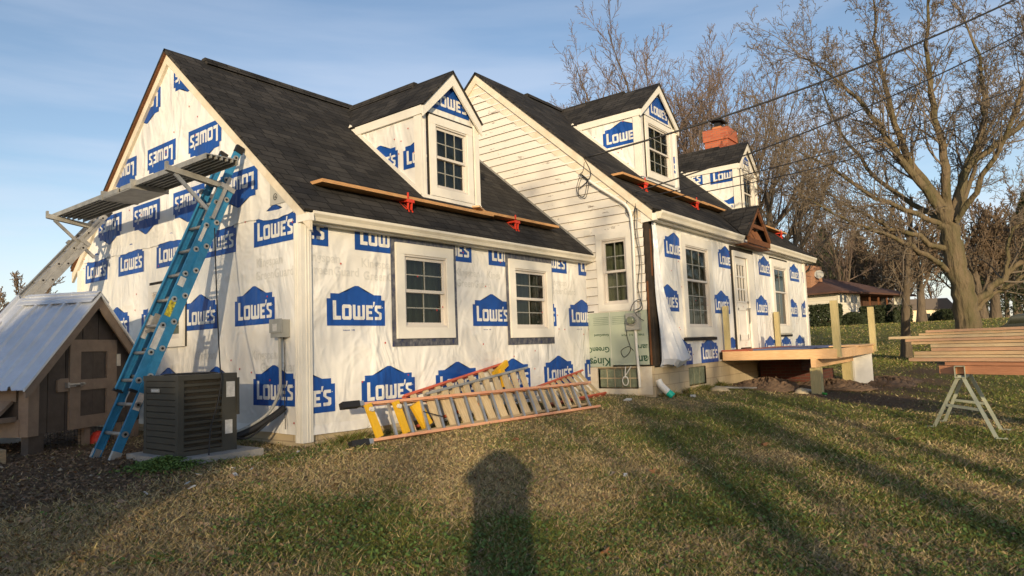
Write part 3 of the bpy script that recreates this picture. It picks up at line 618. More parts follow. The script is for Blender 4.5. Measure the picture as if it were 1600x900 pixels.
# green foam board with upside-down print
mb=MB(); GB.box(mb,.005,.485,.60,1.672,.002,.03); GB.box(mb,.497,1.285,.63,1.665,.002,.032); gb=mb.build('insulation_board',[M_green_board],house)
mb=MB(); cl=[rect(.01,.48,.60,1.67)]
put_text(GB,mb,cl,'Kingspan',.475,.77,.155,0,True,n=.0335); put_text(GB,mb,cl,'GreenGuard',.46,.985,.105,0,True,n=.0335)
put_text(GB,mb,cl,'GreenGuard',.46,1.24,.045,0,True,n=.0335)
cl=[rect(.5,1.28,.64,1.66)]
put_text(GB,mb,cl,'Kingspan',1.86,.80,.155,0,True,n=.0355); put_text(GB,mb,cl,'GreenGuard',1.80,1.01,.105,0,True,n=.0355); put_text(GB,mb,cl,'TYPE IV   R-5   F514',1.22,1.22,.04,0,True,n=.0355)
for k in range(5):
    GB.flat(mb,rect(.12,.46,1.42+k*.035,1.425+k*.035),.0335); GB.flat(mb,rect(.55,.86,1.42+k*.035,1.425+k*.035),.0355)
mb.build('board_print',M_green_ink,gb)
mb=MB(); GB.box(mb,.487,.495,.60,1.67,.002,.028); GB.box(mb,.0,.15,1.674,1.70,.0,.034,1); cap_nails(GB,mb,rect(.05,1.25,.65,1.6),14,2,9)
o=mb.build('board_joint',[M_white,M_dark,M_nail],gb)
for v in o.data.vertices: pass
# tall front wall
BWa=(8.16,9.79,1.12,3.25); BDo=(11.18,12.62,.80,3.19); BWb=(14.18,15.78,1.15,3.23)
hs=[hole(*BWa,.17),(BDo[0]+.05,BDo[1]-.05,BDo[2]-.4,BDo[3]-.05),hole(*BWb,.17)]
regF=rect(LA+.30,BX1,.56,3.62); cF=cells(regF,hs); mb=MB()
for q in cF: FB.flat(mb,q,0,0)
LG=[(7.42+1.44*k,2.72,.98) for k in range(8)]+[(6.98+1.44*k-.0,1.64,.98) for k in range(8)]+[(7.5+1.44*k,.56,.98) for k in range(8)]
logos(FB,mb,cF,LG,1,2)
cap_nails(FB,mb,regF,70,4,8); mb.build('wall',[M_wrap,M_wblue,M_wwhite,M_wfaint,M_nail],house,label='wrapped front wall of the tall part')
window(FB,*BWa,.20,3,(2,3),up=.42); window(FB,*BWb,.20,2,(1,1),up=.42)
mb=MB(); FB.box(mb,8.1,9.8,1.045,1.11,.002,.05); FB.box(mb,14.2,15.8,1.06,1.12,.002,.03); FB.box(mb,BDo[0]-.12,BDo[0]-.0,.72,3.30,.002,.014); FB.box(mb,BDo[1],BDo[1]+.12,.72,3.30,.002,.014); FB.box(mb,BDo[0],BDo[1],3.2,3.30,.002,.014); FB.box(mb,14.15,15.8,3.235,3.29,.002,.015)
FB.box(mb,9.99,11.06,.60,.76,.004,.02); FB.box(mb,12.74,14.1,.60,.76,.004,.02)
mb.build('flashing_strip',M_dark,house)
# sagging loose sheet at the corner
mb=MB(); nu,nz=14,26
def sheet(i,j):
    s=i/nu; t=j/nz; z=3.42-t*2.84; bulge=t**2.2
    u=LA+.14+s*(.16+.95*bulge)+.05*math.sin(t*9)*s; n=.03+.34*bulge*math.sin(math.pi*min(1,s*.85+.08))+.05*bulge*math.sin(s*16+t*4)+.02*math.sin(s*21+t*9)
    if j==nz: n*=.6
    return FB.P(u,z+.04*math.sin(s*12)*bulge,max(n,.004))
for i in range(nu):
    for j in range(nz): mb.poly([sheet(i,j+1),sheet(i+1,j+1),sheet(i+1,j),sheet(i,j)])
mb.build('loose_wrap',wrapmat('loose_wrap_shaded',(.60,.62,.66),(.45,.50,.60),.3),house,smooth=True)  # bluish shade of the bulge is put into the sheet colour
# end corner post and wall corner of tall part
mb=MB(); FB.box(mb,BX1-.16,BX1+.02,.56,3.45,.002,.035); mb.build('corner_post',M_trim,house)
# door
mb=MB(); FB.box(mb,BDo[0],BDo[0]+.10,.80,3.19,.0,.05); FB.box(mb,BDo[1]-.42,BDo[1],.80,3.19,.0,.05); FB.box(mb,BDo[0]+.10,BDo[1]-.42,3.06,3.19,.0,.05); mb.build('door_frame',M_trim,house)
dx0,dx1=BDo[0]+.10,BDo[1]-.42
mb=MB()
lite=(dx0+.17,dx1-.17,1.95,2.88)
for q in cells(rect(dx0,dx1,.83,3.06),[lite]): FB.flat(mb,q,-.01)
for q in ((dx0+.15,dx1-.15,1.0,1.15),(dx0+.15,dx0+.19,1.0,1.80),(dx1-.19,dx1-.15,1.0,1.80),(dx0+.15,dx1-.15,1.74,1.80)): FB.box(mb,*q,-.01,.004)
for i in range(4): u=lite[0]+(lite[1]-lite[0])*i/3; FB.box(mb,u-.018,u+.018,lite[2],lite[3],-.02,.01)
for i in range(4): z=lite[2]+(lite[3]-lite[2])*i/3; FB.box(mb,lite[0],lite[1],z-.018,z+.018,-.021,.009)
dr=mb.build('door',M_trim,house)
mb=MB(); FB.flat(mb,rect(*lite),-.025); FB.flat(mb,rect(*lite),-.25,1); mb.build('pane',[M_glass,M_curtain],dr)
mb=MB(); mb.tube([FB.P(dx1-.06,1.78,-.01),FB.P(dx1-.06,1.78,.06)],.03,8); mb.tube([FB.P(dx1-.06,1.95,-.01),FB.P(dx1-.06,1.95,.03)],.03,8); mb.tube([FB.P(dx1-.06,1.78,.05),FB.P(dx1-.05,1.5,.04),FB.P(dx1-.08,1.42,.03)],.018,6); mb.build('handle',M_alumatte,dr)
# ---- roofs
def ridge_vent(p0,p1,parent):
    mb=MB(); d=Vector(p1)-Vector(p0); up=Vector((0,0,1)); sd=d.cross(up).normalized()
    P0,P1=Vector(p0),Vector(p1)
    mb.box8([P0-sd*.14-up*.08,P0+sd*.14-up*.08,P1+sd*.14-up*.08,P1-sd*.14-up*.08,P0-sd*.05+up*.045,P0+sd*.05+up*.045,P1+sd*.05+up*.045,P1-sd*.05+up*.045])
    mb.build('ridge_vent',M_shingle,parent)
mb=MB(); x0=-.09
mb.slab([(x0,-.215,zA(-.215)),(LA,-.20,zA(-.20)),(LA,RYA,RZA),(x0,RYA,RZA)],.045); yb=2*RYA+.20
mb.slab([(x0,RYA,RZA),(LA,RYA,RZA),(LA,yb,zA(-.20)),(x0,yb,zA(-.20))],.045)
roofA=mb.build('roof',M_shingle,house,label='dark shingle roof of the low wing'); ridge_vent((.55,RYA,RZA),(3.6,RYA,RZA),roofA)
mb=MB(); x0,x1=LA-.09,18.2
mb.slab([(x0,-1.57,zB(-1.57)),(x1,-1.57,zB(-1.57)),(x1,RYB,RZB),(x0,RYB,RZB)],.045); yb2=2*RYB+1.57
mb.slab([(x0,RYB,RZB),(x1,RYB,RZB),(x1,yb2,zB(-1.57)),(x0,yb2,zB(-1.57))],.045)
roofB=mb.build('roof',M_shingle,house,label='dark shingle roof of the tall part'); ridge_vent((8.6,RYB,RZB),(17.6,RYB,RZB),roofB)
# rake boards
def rake(fr,zf,ry,rz,ye,w,n0,n1,th=.05,mat_=M_paintedwood,both=True,name='rake_board'):
    k=math.hypot(1,(rz-zf(ye))/(ry-ye)); dz=w*k
    top=lambda y: zf(y)-th*k
    mb=MB()
    fr.prism(mb,[(-ye,top(ye)),(-ry,top(ry)),(-ry,top(ry)-dz),(-ye,top(ye)-dz)],n0,n1); mb.build(name,mat_,house)
    if both:
        ye2=2*ry-ye; mb=MB(); fr.prism(mb,[(-ye2,top(ye)),(-ry-.0005,top(ry)),(-ry-.0005,top(ry)-dz),(-ye2,top(ye)-dz)],n0,n1); mb.build(name,mat_,house)
rake(GA,zA,RYA,RZA,-.238,.135,.002,.045)
rake(GB,zB,RYB,RZB,-1.52,.15,.030,.065); rake(GB,zB,RYB,RZB,-1.30,.33,.012,.030,name='frieze_board')
mb=MB(); mb.slab([(-.085,RYA-.0,RZA-.06),(-.004,RYA,RZA-.06),(-.004,yb,zA(-.20)-.06),(-.085,yb,zA(-.20)-.06)],.02); mb.build('soffit',M_brownwood,house,label='weathered brown underside of the rear rake')
mb=MB(); FB2=[(1.30,zB(-1.30)-.42),(1.62,zB(-1.61)-.10),(1.62,zB(-1.61)-.26),(1.30,zB(-1.61)-.30)]
GB.prism(mb,[(1.28,zB(-1.28)-.30),(1.60,zB(-1.60)-.08),(1.60,zB(-1.60)-.20),(1.28,zB(-1.60)-.22)],.002,.04); mb.build('eave_return',M_trim,house)
# gutters (K profile)
def gutter(x0,x1,yf,zt,parent=house,w=.12,h=.115,back=None):
    prof=[(yf+w,zt-.02),(yf+w,zt-h),(yf+.045,zt-h),(yf+.03,zt-h*.62),(yf,zt-h*.28),(yf,zt),(yf+.02,zt),(yf+.02,zt-.02)]
    mb=MB()
    for a,b in zip(prof,prof[1:]+prof[:1]): mb.poly([(x0,a[0],a[1]),(x0,b[0],b[1]),(x1,b[0],b[1]),(x1,a[0],a[1])])
    mb.poly([(x0,*p) for p in prof]); mb.poly([(x1,*p) for p in prof][::-1]); return mb.build('gutter',M_gutter,parent)
gutter(.02,LA+.28,-.245,2.80); 
mb=MB(); mb.box(.0,LA,-.125,-.005,2.665,2.68); mb.box(0,LA,-.125,-.11,2.68,2.79); mb.box(-.05,.018,-.246,-.0,2.675,2.765); mb.build('soffit',M_trim,house,label='white soffit of the low wing')
gutter(LA+.12,11.42,-1.66,3.535,w=.14,h=.15); gutter(13.35,18.25,-1.66,3.535,w=.14,h=.15)
mb=MB(); mb.box(LA+.0,18.2,-1.52,-1.38,3.36,3.375); mb.box(LA+.1,18.2,-1.52,-1.505,3.375,3.50); mb.build('soffit',M_trim,house,label='white soffit under the tall front eave')
# A roof / B gable flashing
mb=MB(); nrm=Vector((0,-sA,1)).normalized()
mb.box8([(LA-.05,-.18,zA(-.18)+.003),(LA-.03,-.18,zA(-.18)+.003),(LA-.03,RYA,RZA+.003),(LA-.05,RYA,RZA+.003),(LA-.05,-.18,zA(-.18)+.05),(LA-.03,-.18,zA(-.18)+.05),(LA-.03,RYA,RZA+.05),(LA-.05,RYA,RZA+.05)]); mb.build('step_flashing',M_alumatte,roofA)
# small porch gable over the door: bare rafters under shingles
px0,px1,pz=11.44,13.31,4.42; pm=12.4; yf=-1.72; ps=(pz-3.58)/(pm-px0)
yr=-1.61+(pz-3.527)/sB; 
mb=MB()
mb.slab([(px0-.03,yf,3.56),(pm,yf,pz),(pm,yr,pz),(px0-.03,-1.61,3.56)],.04); mb.slab([(px1+.03,yf,3.56),(pm,yf,pz),(pm,yr,pz),(px1+.03,-1.61,3.56)],.04)
pg=mb.build('porch_gable',M_shingle,house,label='small gable of bare brown rafters over the door')
for s_,xx in ((1,px0),(-1,px1)):
    mb=MB(); mb.beam((xx+s_*.06,yf+.03,3.53),(pm,yf+.03,pz-.09),.05,.11,(0,-1,.0) if 0 else (0,0,1)); mb.build('rafter',M_brownwood,pg)
mb=MB(); mb.beam((px0+.1,yf+.03,3.44),(px1-.1,yf+.03,3.44),.05,.13); mb.beam((px0+.35,yf+.05,3.85),(px1-.35,yf+.05,3.85),.04,.09); mb.build('tie_beam',M_brownwood,pg)
mb=MB(); mb.box(px0+.05,px1-.05,-1.45,-1.40,3.38,3.5)
mb.poly([(px0+.1,-1.45,3.5),(px1-.1,-1.45,3.5),(pm,-1.45,pz-.15)]); mb.box(px0,px1,-1.66,-1.41,3.33,3.37); mb.build('sheathing',M_brownwood,pg)
for xx in (pm-.35,pm+.0,pm+.3):
    mb=MB(); mb.beam((xx,yf+.08,3.5),(xx-.2,-1.5,3.9),.04,.08); mb.build('strut',M_brownwood,pg)
# chimney
mb=MB(); mb.box(17.76,18.62,.80,1.62,-.3,7.95); mb.box(17.72,18.66,.76,1.66,7.951,8.36); ch=mb.build('chimney',M_brick,house)
mb=MB(); mb.box(17.95,18.38,1.08,1.38,8.361,8.50); mb.build('clay_flue',mat('terracotta',(.50,.20,.09),.8),ch)
mb=MB(); mb.box(18.02,18.31,1.13,1.33,8.50,8.70); mb.slab([(17.86,1.0,8.72),(18.47,1.0,8.72),(18.47,1.46,8.78),(17.86,1.46,8.78)],.05); mb.build('flue_cap',M_black,ch)
# dormers
def dormer(x0,x1,yF,zb,ze,zr,zf,ry,rz,label,win,side,front,cols,rows):
    xm=(x0+x1)/2; hw=(x1-x0)/2; s_=.95; 
    s_=(zr-.03-(ze+.06))/(hw)
    yr_=lambda z:(z-zf(0))/((zf(1)-zf(0)))
    F=Fr((0,yF,0),(1,0,0),(0,-1,0)); Sd=Fr((x0,yF,0),(0,-1,0),(-1,0,0)); Sr=Fr((x1,yF,0),(0,-1,0),(1,0,0))
    zt=lambda x: zr-s_*abs(x-xm)
    reg=[(x0,zb),(x1,zb),(x1,zt(x1)-.05),(xm,zr-.05),(x0,zt(x0)-.05)]
    h=hole(*win,.14); mb=MB(); cl=cells(reg,[h])
    for q in cl: F.flat(mb,q,0,0)
    logos(F,mb,cl,front,1,2)
    ytop=yr_(ze+.05)
    regS=[(0,zb-.02),(0,ze+.05),(-(ytop-yF),ze+.05)]; cs=[ccw(regS)]
    Sd.flat(mb,regS,0,0); logos(Sd,mb,cs,side,1,2); cap_nails(Sd,mb,regS,16,3,int(x0*10)); Sr.flat(mb,regS,0,0)
    dm=mb.build('dormer',[M_wrap,M_wblue,M_wwhite,M_nail],house,label=label)
    # roof
    mb=MB(); ov=.06; yf2=yF-.13; zo=zt(x0-ov); yo=yr_(zo); yt=yr_(zr)+.02
    mb.slab([(x0-ov,yf2,zo),(xm,yf2,zr),(xm,yt,zr),(x0-ov,yo,zo)],.035); mb.slab([(x1+ov,yf2,zo),(xm,yf2,zr),(xm,yt,zr),(x1+ov,yo,zo)],.035)
    P0,P1=Vector((xm,yf2+(yt-yf2)*.33,zr)),Vector((xm,yt-.1,zr)); up=Vector((0,0,1)); sd=Vector((1,0,0))
    mb.box8([P0-sd*.11-up*.09,P0+sd*.11-up*.09,P1+sd*.11-up*.09,P1-sd*.11-up*.09,P0-sd*.045+up*.035,P0+sd*.045+up*.035,P1+sd*.045+up*.035,P1-sd*.045+up*.035])
    mb.build('dormer_roof',M_shingle,dm)
    # rakes
    for sg in (-1,1):
        mb=MB(); xe=xm+sg*(hw+ov-.02); w=.15; k=math.hypot(1,s_)
        F.prism(mb,[(xe,zt(xe)-.04*k),(xm+sg*.0004,zr-.04*k),(xm+sg*.0004,zr-.04*k-w*k),(xe,zt(xe)-.04*k-w*k*.8)],.075,.11); mb.build('rake_board',M_trim,dm)
        # side frieze
        mb=MB(); fx=x0 if sg<0 else x1; yy=yr_(ze-.14)
        mb.box(fx+sg*.004,fx+sg*.045,yF-.072,yy+.05,ze-.13,ze+.03); mb.build('frieze_board',M_trim,dm)
        # corner board
        mb=MB(); 
        if sg<0: F.box(mb,x0-.026,x0+.085,zb-.02,ze+.03,.002,.035); Sd.box(mb,-.125,.031,zb+.0,ze-.134,.002,.030); F.box(mb,x0+.03,x0+.05,zb,ze,.035,.041)
        else: F.box(mb,x1-.085,x1+.026,zb-.02,ze+.03,.002,.035); Sr.box(mb,-.125,.031,zb,ze-.131,.002,.03)
        mb.build('corner_board',M_trim,dm)
    # sloping skirt on the cheek
    mb=MB(); L0=Vector((x0-.02,yF,zf(yF)+.035)); L1=Vector((x0-.02,ytop,zf(ytop)+.035)); mb.beam(L0,L1,.03,.06); mb.build('skirt_board',M_trim,dm)
    # sill under the face
    mb=MB(); F.box(mb,x0-.03,x1+.03,zb-.06,zb+.01,.004,.05); mb.build('sill_board',M_trim,dm)
    # window trim with black gasket
    mb=MB(); u0,u1,z0,z1=win; F.box(mb,u0-.045,u0-.004,z0,z1+.045,.003,.016); F.box(mb,u1+.004,u1+.045,z0,z1+.045,.003,.016); F.box(mb,u0-.004,u1+.004,z1+.004,z1+.045,.003,.016); mb.build('flashing_strip',M_dark,dm)
    window(F,u0,u1,z0,z1,.14,cols,rows,parent=dm,name='dormer_window',sub=False)
dormer(2.78,4.19,.66,3.58,5.05,5.86,zA,RYA,RZA,'dormer on the low wing with a shingled gable roof',(2.95,4.03,3.60,4.97),
       [(-.42,4.02+.05,.9),(-1.45,4.12,.9),(-.30,3.33,.9)],[(3.02,5.12,.98),(2.35,4.15,.98),(2.45,3.38,.9)],3,(2,2))
dormer(9.13,11.17,-.12,4.87,6.45,7.38,zB,RYB,RZB,'left dormer on the tall roof',(9.42,10.90,4.92,6.40),
       [(-.95,5.72,1.05)],[(9.75,6.50,1.05),(10.75,5.3,.9)],3,(2,2))
dormer(15.72,17.50,-.12,4.87,6.45,7.34,zB,RYB,RZB,'right dormer on the tall roof beside the chimney',(16.02,17.2,4.92,6.35),
       [(-.85,5.95,1.05),(-2.15,6.02,1.05),(-.55,4.95,1.0)],[(16.4,6.60,.5)],2,(1,1))
# small triangular sheathing patch
# ------------------------------------------------------------------ roof walkway planks and red brackets
def plank(x0,x1,y,z,label,w=.26,m=M_plank,tilt=0):
    o=thing('roof_plank',label,'plank',(x0,y,z),group='planks laid along the roofs'); mb=MB(); mb.beam((x0,y+w/2,z),(x1,y+w/2,z+tilt),w,.045,mi=0); mb.build('board',m,o); return o
def bracket(x,y,zr_,label,slope):
    o=thing('roof_bracket',label,'bracket',(x,y,zr_),group='red roof brackets')
    for dx in (-.035,.035):
        mb=MB(); mb.beam((x+dx,y-.02,zr_+.17),(x+dx,y+.30,zr_+.17),.012,.03); mb.beam((x+dx,y+.0,zr_+.17),(x+dx,y+.02,zr_-.01),.012,.035); mb.beam((x+dx,y-.02,zr_-.01),(x+dx,y+.22,zr_-.01+.2*slope),.012,.03); mb.beam((x+dx,y+.03,zr_+.0),(x+dx,y+.2,zr_+.16),.012,.03); mb.build('side_plate',M_red,o)
    mb=MB(); mb.beam((x-.05,y-.01,zr_+.2),(x-.05,y-.01,zr_+.28),.02,.02); mb.beam((x-.07,y-.012,zr_+.16),(x+.07,y-.012,zr_+.16),.02,.05); mb.build('toe_plate',M_red,o)
plank(.42,3.95,.12,3.315,'long plank on the low wing roof in front of its dormer')
plank(3.55,6.05,.18,3.36,'shorter plank on the low wing roof nearest the siding gable',tilt=.01)
o=thing('roof_plank','stubby pale board lying crosswise where the two low roof planks overlap','plank',(3.62,.1,3.40)); mb=MB(); mb.beam((3.45,.10,3.395),(3.95,.36,3.40),.13,.03); mb.build('board',M_pine,o)
bracket(1.98,.12,zA(.12),'red roof bracket under the plank below the low dormer window',sA); bracket(4.62,.14,zA(.14),'red roof bracket nearest the siding gable on the low roof',sA)
plank(6.72,11.1,-.92,4.37,'long plank on the tall roof below the left dormer'); plank(10.9,12.75,-.86,4.42,'short plank on the tall roof reaching the porch gable'); plank(15.7,18.0,-.86,4.42,'plank at the far right end of the tall roof')
bracket(7.75,-.90,zB(-.90),'red roof bracket at the near end of the tall roof plank',sB); bracket(10.45,-.90,zB(-.90),'red roof bracket between the left dormer and porch gable',sB); bracket(17.3,-.88,zB(-.88),'red roof bracket at the far right end of the tall roof',sB)

# ------------------------------------------------------------------ ladders
def rail(mb,a,b,wide,thick,side,mi=0,up=None):
    """C channel: web plus two flanges; side=+1/-1 which way the flanges face (across rungs)"""
    a,b=Vector(a),Vector(b); d=(b-a).normalized(); Y=Vector((0,1,0)) if up is None else Vector(up); n=d.cross(Y).normalized()
    mb.beam(a,b,.012,wide,n,mi)
    for s_ in (-1,1): mb.beam(a+n*s_*(wide/2-.006)+Y*side*thick/2,b+n*s_*(wide/2-.006)+Y*side*thick/2,thick,.012,n,mi)
def ladder(label,foot,top,y0,y1,m,name='extension_ladder',fly=True,plates=True,group=None,flip=1,rung_m=M_alumatte,base_frac=.86,sp=.345):
    f=Vector((foot[0],0,foot[1]));t=Vector((top[0],0,top[1])); d=(t-f).normalized(); n=Vector((-d.z,0,d.x))   # n points away from the wall and up
    o=thing(name,label,'ladder',(foot[0],y0,foot[1]),group=group)
    L=(t-f).length
    def sec(a,b,off,ya,yb,first):
        for yy,sd,nm in ((ya,1,'rail'),(yb,-1,'rail')):
            mb=MB(); A=f+d*a+n*off;B=f+d*b+n*off; rail(mb,(A.x,yy,A.z),(B.x,yy,B.z),.095,.032,sd); mb.build(nm,m,o)
        k=first
        while k<b-.05:
            p=f+d*k+n*off; mb=MB(); mb.tube([(p.x,ya-.012,p.z),(p.x,yb+.012,p.z)],.021,10)
            r_=mb.build('rung',rung_m,o,smooth=True)
            for yy in (ya-.010,yb+.010):
                mb=MB(); mb.tube([(p.x,yy-.006,p.z),(p.x,yy+.006,p.z)],.036,12); mb.build('rung_plate',M_alu,r_)
            mb=MB(); mb.tube([(p.x,ya-.020,p.z),(p.x,ya-.014,p.z)],.016,10); mb.build('rung_socket',M_dark,r_)
            k+=sp
    sec(0.0,L*base_frac,0,y0,y1,.30)
    if fly: sec(L*.19,L,.085,y0+.045,y1-.045,.30+sp*2-.08)
    if fly:
        for yy in (y0+.045,y1-.045):
            for q0,q1 in ((L-.03,L+.07),(L*.19-.02,L*.19+.01)):
                mb=MB(); A=f+d*q0+n*.085; B=f+d*q1+n*.085; mb.beam((A.x,yy,A.z),(B.x,yy,B.z),.05,.11,n); mb.build('end_cap',M_black,o)
    for yy in (y0,y1):
        mb=MB(); A=f-d*.01; mb.beam((A.x,yy,A.z),(A.x+d.x*.11,yy,A.z+d.z*.11),.05,.10,n); mb.beam((f.x-.05,yy,f.z-.0),(f.x+.09,yy,f.z-.0),.06,.02); mb.build('foot',M_alu,o)
    for q in (L*.72,L*.60): pass
    A=f+d*(L*base_frac)
    for yy in (y0,y1): mb=MB(); mb.beam((A+n*.05-d*.03+Vector((0,yy-0.0,0))),(A+n*.05+d*.03+Vector((0,yy,0))),.07,.20,n); mb.build('guide_bracket',M_alu,o)
    return o,f,d,n,L
bl,f_,d_,n_,L_=ladder('blue fibreglass extension ladder leaning on the wrapped gable wall',(-1.66,gz(-1.66,1.2)-.02),(-.055,3.77),1.13,1.63,M_blue)
def on_lad(k,y,off): p=f_+d_*k+n_*off; return Vector((p.x,y,p.z))
for k0,k1,mi,off,yy in ((.58,.78,0,0,1.13),(1.30,1.58,0,.085,1.175),(1.72,1.92,1,.085,1.175),(2.12,2.24,0,.085,1.175),(1.45,1.75,0,.085,1.60-.02)):
    mb=MB(); mb.beam(on_lad(k0,yy-.0095,off),on_lad(k1,yy-.0095,off),.004,.075,n_); mb.build('sticker',mat('yellow_sticker',(.75,.62,.03),.5,var=1,vscale=30,vcol=(.05,.05,.04)) if mi else M_label,bl)
mb=MB(); mb.beam(on_lad(2.75,1.175-.0095,.085),on_lad(2.99,1.175-.0095,.085),.003,.045,n_); s=mb.build('maker_label',M_label,bl)
mb=MB(); mb.tube([on_lad(.6+.12*i,1.38+.01*math.sin(i*1.7),.03+.01*math.sin(i)) for i in range(26)],.007,6); mb.build('rope',M_alumatte,bl,smooth=True)
for yy in (1.25,1.5):
    mb=MB(); mb.beam(on_lad(1.55,yy,.04),on_lad(1.78,yy,.04),.03,.09,n_); mb.beam(on_lad(1.52,yy,.10),on_lad(1.62,yy,.02),.02,.04,n_); mb.build('rung_lock',M_alumatte,bl)
al,fa,da,na,La=ladder('bare aluminium extension ladder behind the coop leaning on the far end of the gable',(-2.85,gz(-2.85,5.3)),(-.12,3.50),5.12,5.60,M_alu,group=None,sp=.345)
# ladder jacks and the walk plank
def jack(x_in,z_in,y,reach,label,dirv,fl):
    o=thing('ladder_jack',label,'ladder jack',(x_in,y,z_in),group='ladder jacks carrying the walk plank')
    for dy in (-.03,.03):
        mb=MB(); mb.beam((x_in,y+dy,z_in),(x_in-reach,y+dy,z_in+.11),.012,.07); mb.build('arm',M_alumatte,o)
    mb=MB(); mb.beam((x_in-.03-.0*fl,y,z_in-.50),(x_in-reach+.1,y,z_in+.06),.03,.045); mb.build('brace',M_alu,o)
    mb=MB(); mb.beam((x_in-reach,y,z_in+.08),(x_in-reach,y,z_in+.19),.05,.03); mb.build('end_stop',M_alumatte,o)
    mb=MB()
    for dy in (-.11,.11): mb.beam((x_in+.05,y+dy,z_in+.10),(x_in+.05-dirv[0]*.62,y+dy,z_in+.10-dirv[2]*.62),.022,.045,(1,0,0))
    for t in (.02,.60): mb.beam((x_in+.05-dirv[0]*t,y-.12,z_in+.1-dirv[2]*t),(x_in+.05-dirv[0]*t,y+.12,z_in+.1-dirv[2]*t),.03,.03)
    mb.build('rung_hook_frame',M_alu,o)
jack(-.34,3.30,1.22,.72,'ladder jack hooked on the blue ladder',d_,1); jack(-.32,3.30,5.22,.72,'ladder jack hooked on the aluminium ladder',da,1)
wp=thing('walk_plank','long grey ribbed aluminium walk plank spanning the two ladders against the gable','plank',(-.7,3.0,3.42))
def deck_sec(y0,y1,z,x0,x1,n):
    mb=MB(); mb.box(x0,x1,y0,y1,z+.058,z+.070)
    for i in range(n+1): x=x0+(x1-x0)*i/n; mb.box(x-.009,x+.009,y0,y1,z+(.0 if i in (0,n) else .020),z+.0578)
    return mb
deck_sec(.62,2.95,3.44,-.88,-.47,6).build('plank_section',M_alumatte,wp); deck_sec(2.95,5.45,3.42,-.91,-.44,6).build('plank_section',M_alumatte,wp)
mb=MB(); mb.box(-.915,-.435,2.55,3.45,3.405,3.417); mb.box(-.93,-.42,2.5,2.54,3.40,3.53); mb.box(-.93,-.42,3.45,3.49,3.40,3.53); mb.build('splice_plate',M_alumatte,wp)

# ladders and boards lying along the wing
def edge_ladder(name,label,a0,b0,a1,b1,m,nr,rung_m,rw,flat=.02,caps=True,t0=.02,mid=False):
    """rails a0->b0 (lower), a1->b1 (upper); rungs between"""
    o=thing(name,label,'ladder',a0); a0,b0,a1,b1=map(Vector,(a0,b0,a1,b1))
    up=(a1-a0).normalized()
    for A,B in ((a0,b0),(a1,b1)):
        mb=MB(); d=(B-A).normalized(); mb.beam(A,B,.075,.016,up); 
        for s_ in (-1,1):
            sd=d.cross(up).normalized(); mb.beam(A+sd*s_*.034-up*(.012 if A is a1 else -.012),B+sd*s_*.034-up*(.012 if A is a1 else -.012),.010,.032,up)
        mb.build('rail',m,o)
    for k in range(nr):
        t=t0+(1-2*t0)*(k+.5)/nr; p=a0.lerp(b0,t); q=a1.lerp(b1,t); d=(b0-a0).normalized()
        mb=MB(); mb.beam(p,q,rw,flat,d.cross(up)); mb.build('rung',rung_m,o)
    if caps:
        for A,B in ((a0,b0),(a1,b1)):
            d=(B-A).normalized(); mb=MB(); mb.beam(A-d*.19,A+d*.04,.10,.075,up); mb.build('rubber_foot',M_black,o)
            mb=MB(); mb.beam(A+d*.041,A+d*.10,.09,.06,up); mb.build('foot_bracket',M_alu,o)
    return o
# a stack: weathered wooden ladder in front of fibreglass ones
edge_ladder('extension_ladder','long orange fibreglass ladder lying on its side in front of the wing wall',(.42,-.62,gz(.4,-.6)+.035),(4.72,-1.32,gz(4.7,-1.3)+.03),(.42,-.46,.43),(4.80,-1.10,.42),M_orange,17,M_alu,.035,.03)
edge_ladder('wooden_ladder','weathered wooden ladder with broad flat rungs lying behind the orange one',(1.02,-.60,gz(1,-.5)+.04),(4.60,-1.16,gz(4.6,-1.1)+.05),(1.0,-.40,.40),(4.62,-.98,.40),M_oldwood,15,M_slat,.13,.025,caps=False)
edge_ladder('extension_ladder','red-railed ladder rising highest against the wing wall',(1.5,-.34,gz(1.5,-.3)+.05),(3.95,-.30,.34),(1.55,-.10,.44),(3.88,-.06,.80),M_redrail,9,M_slat,.10,.025,caps=False)
edge_ladder('extension_ladder','grey metal ladder leaning just in front of the red-railed one',(1.75,-.44,gz(1.7,-.4)+.08),(4.2,-.42,.24),(1.8,-.26,.45),(4.25,-.22,.70),M_alumatte,10,M_slat,.11,.03,caps=False)
edge_ladder('extension_ladder','short red-railed ladder at the right end of the ladder heap',(4.2,-.62,.07),(6.35,-.50,.10),(4.3,-.35,.36),(5.95,-.25,.56),M_redrail,8,M_slat,.10,.03,caps=False,t0=.04)
def yellow(x,y,z,lean,label):
    o=thing('ladder_stabiliser',label,'plastic bracket',(x,y,z)); mb=MB()
    mb.beam((x,y,z),(x-lean,y+.10,z+.40),.10,.035,(0,-1,0)); b=mb.build('body',M_yellow,o,bevel=.012); mb=MB(); mb.tube([(x-lean*.85,y+.06,z+.34),(x-lean*.85,y+.02,z+.34)],.028,12); mb.build('bolt_hole',M_label,o)
yellow(.62,-.665,.03,.10,'yellow plastic bracket at the left end of the ladder heap'); yellow(1.02,-.71,.03,.09,'second yellow plastic bracket from the left in the ladder heap')
o=thing('plastic_case','flat yellow plastic case wedged between the ladder rungs','case',(1.35,-.52,.05)); mb=MB(); mb.beam((1.42,-.68,.07),(1.30,-.58,.37),.17,.05,(0,-1,0)); mb.build('shell',M_yellow,o,bevel=.02); mb=MB(); mb.beam((1.29,-.74,.27),(1.62,-.78,.17),.008,.012); mb.build('strap',M_black,o)
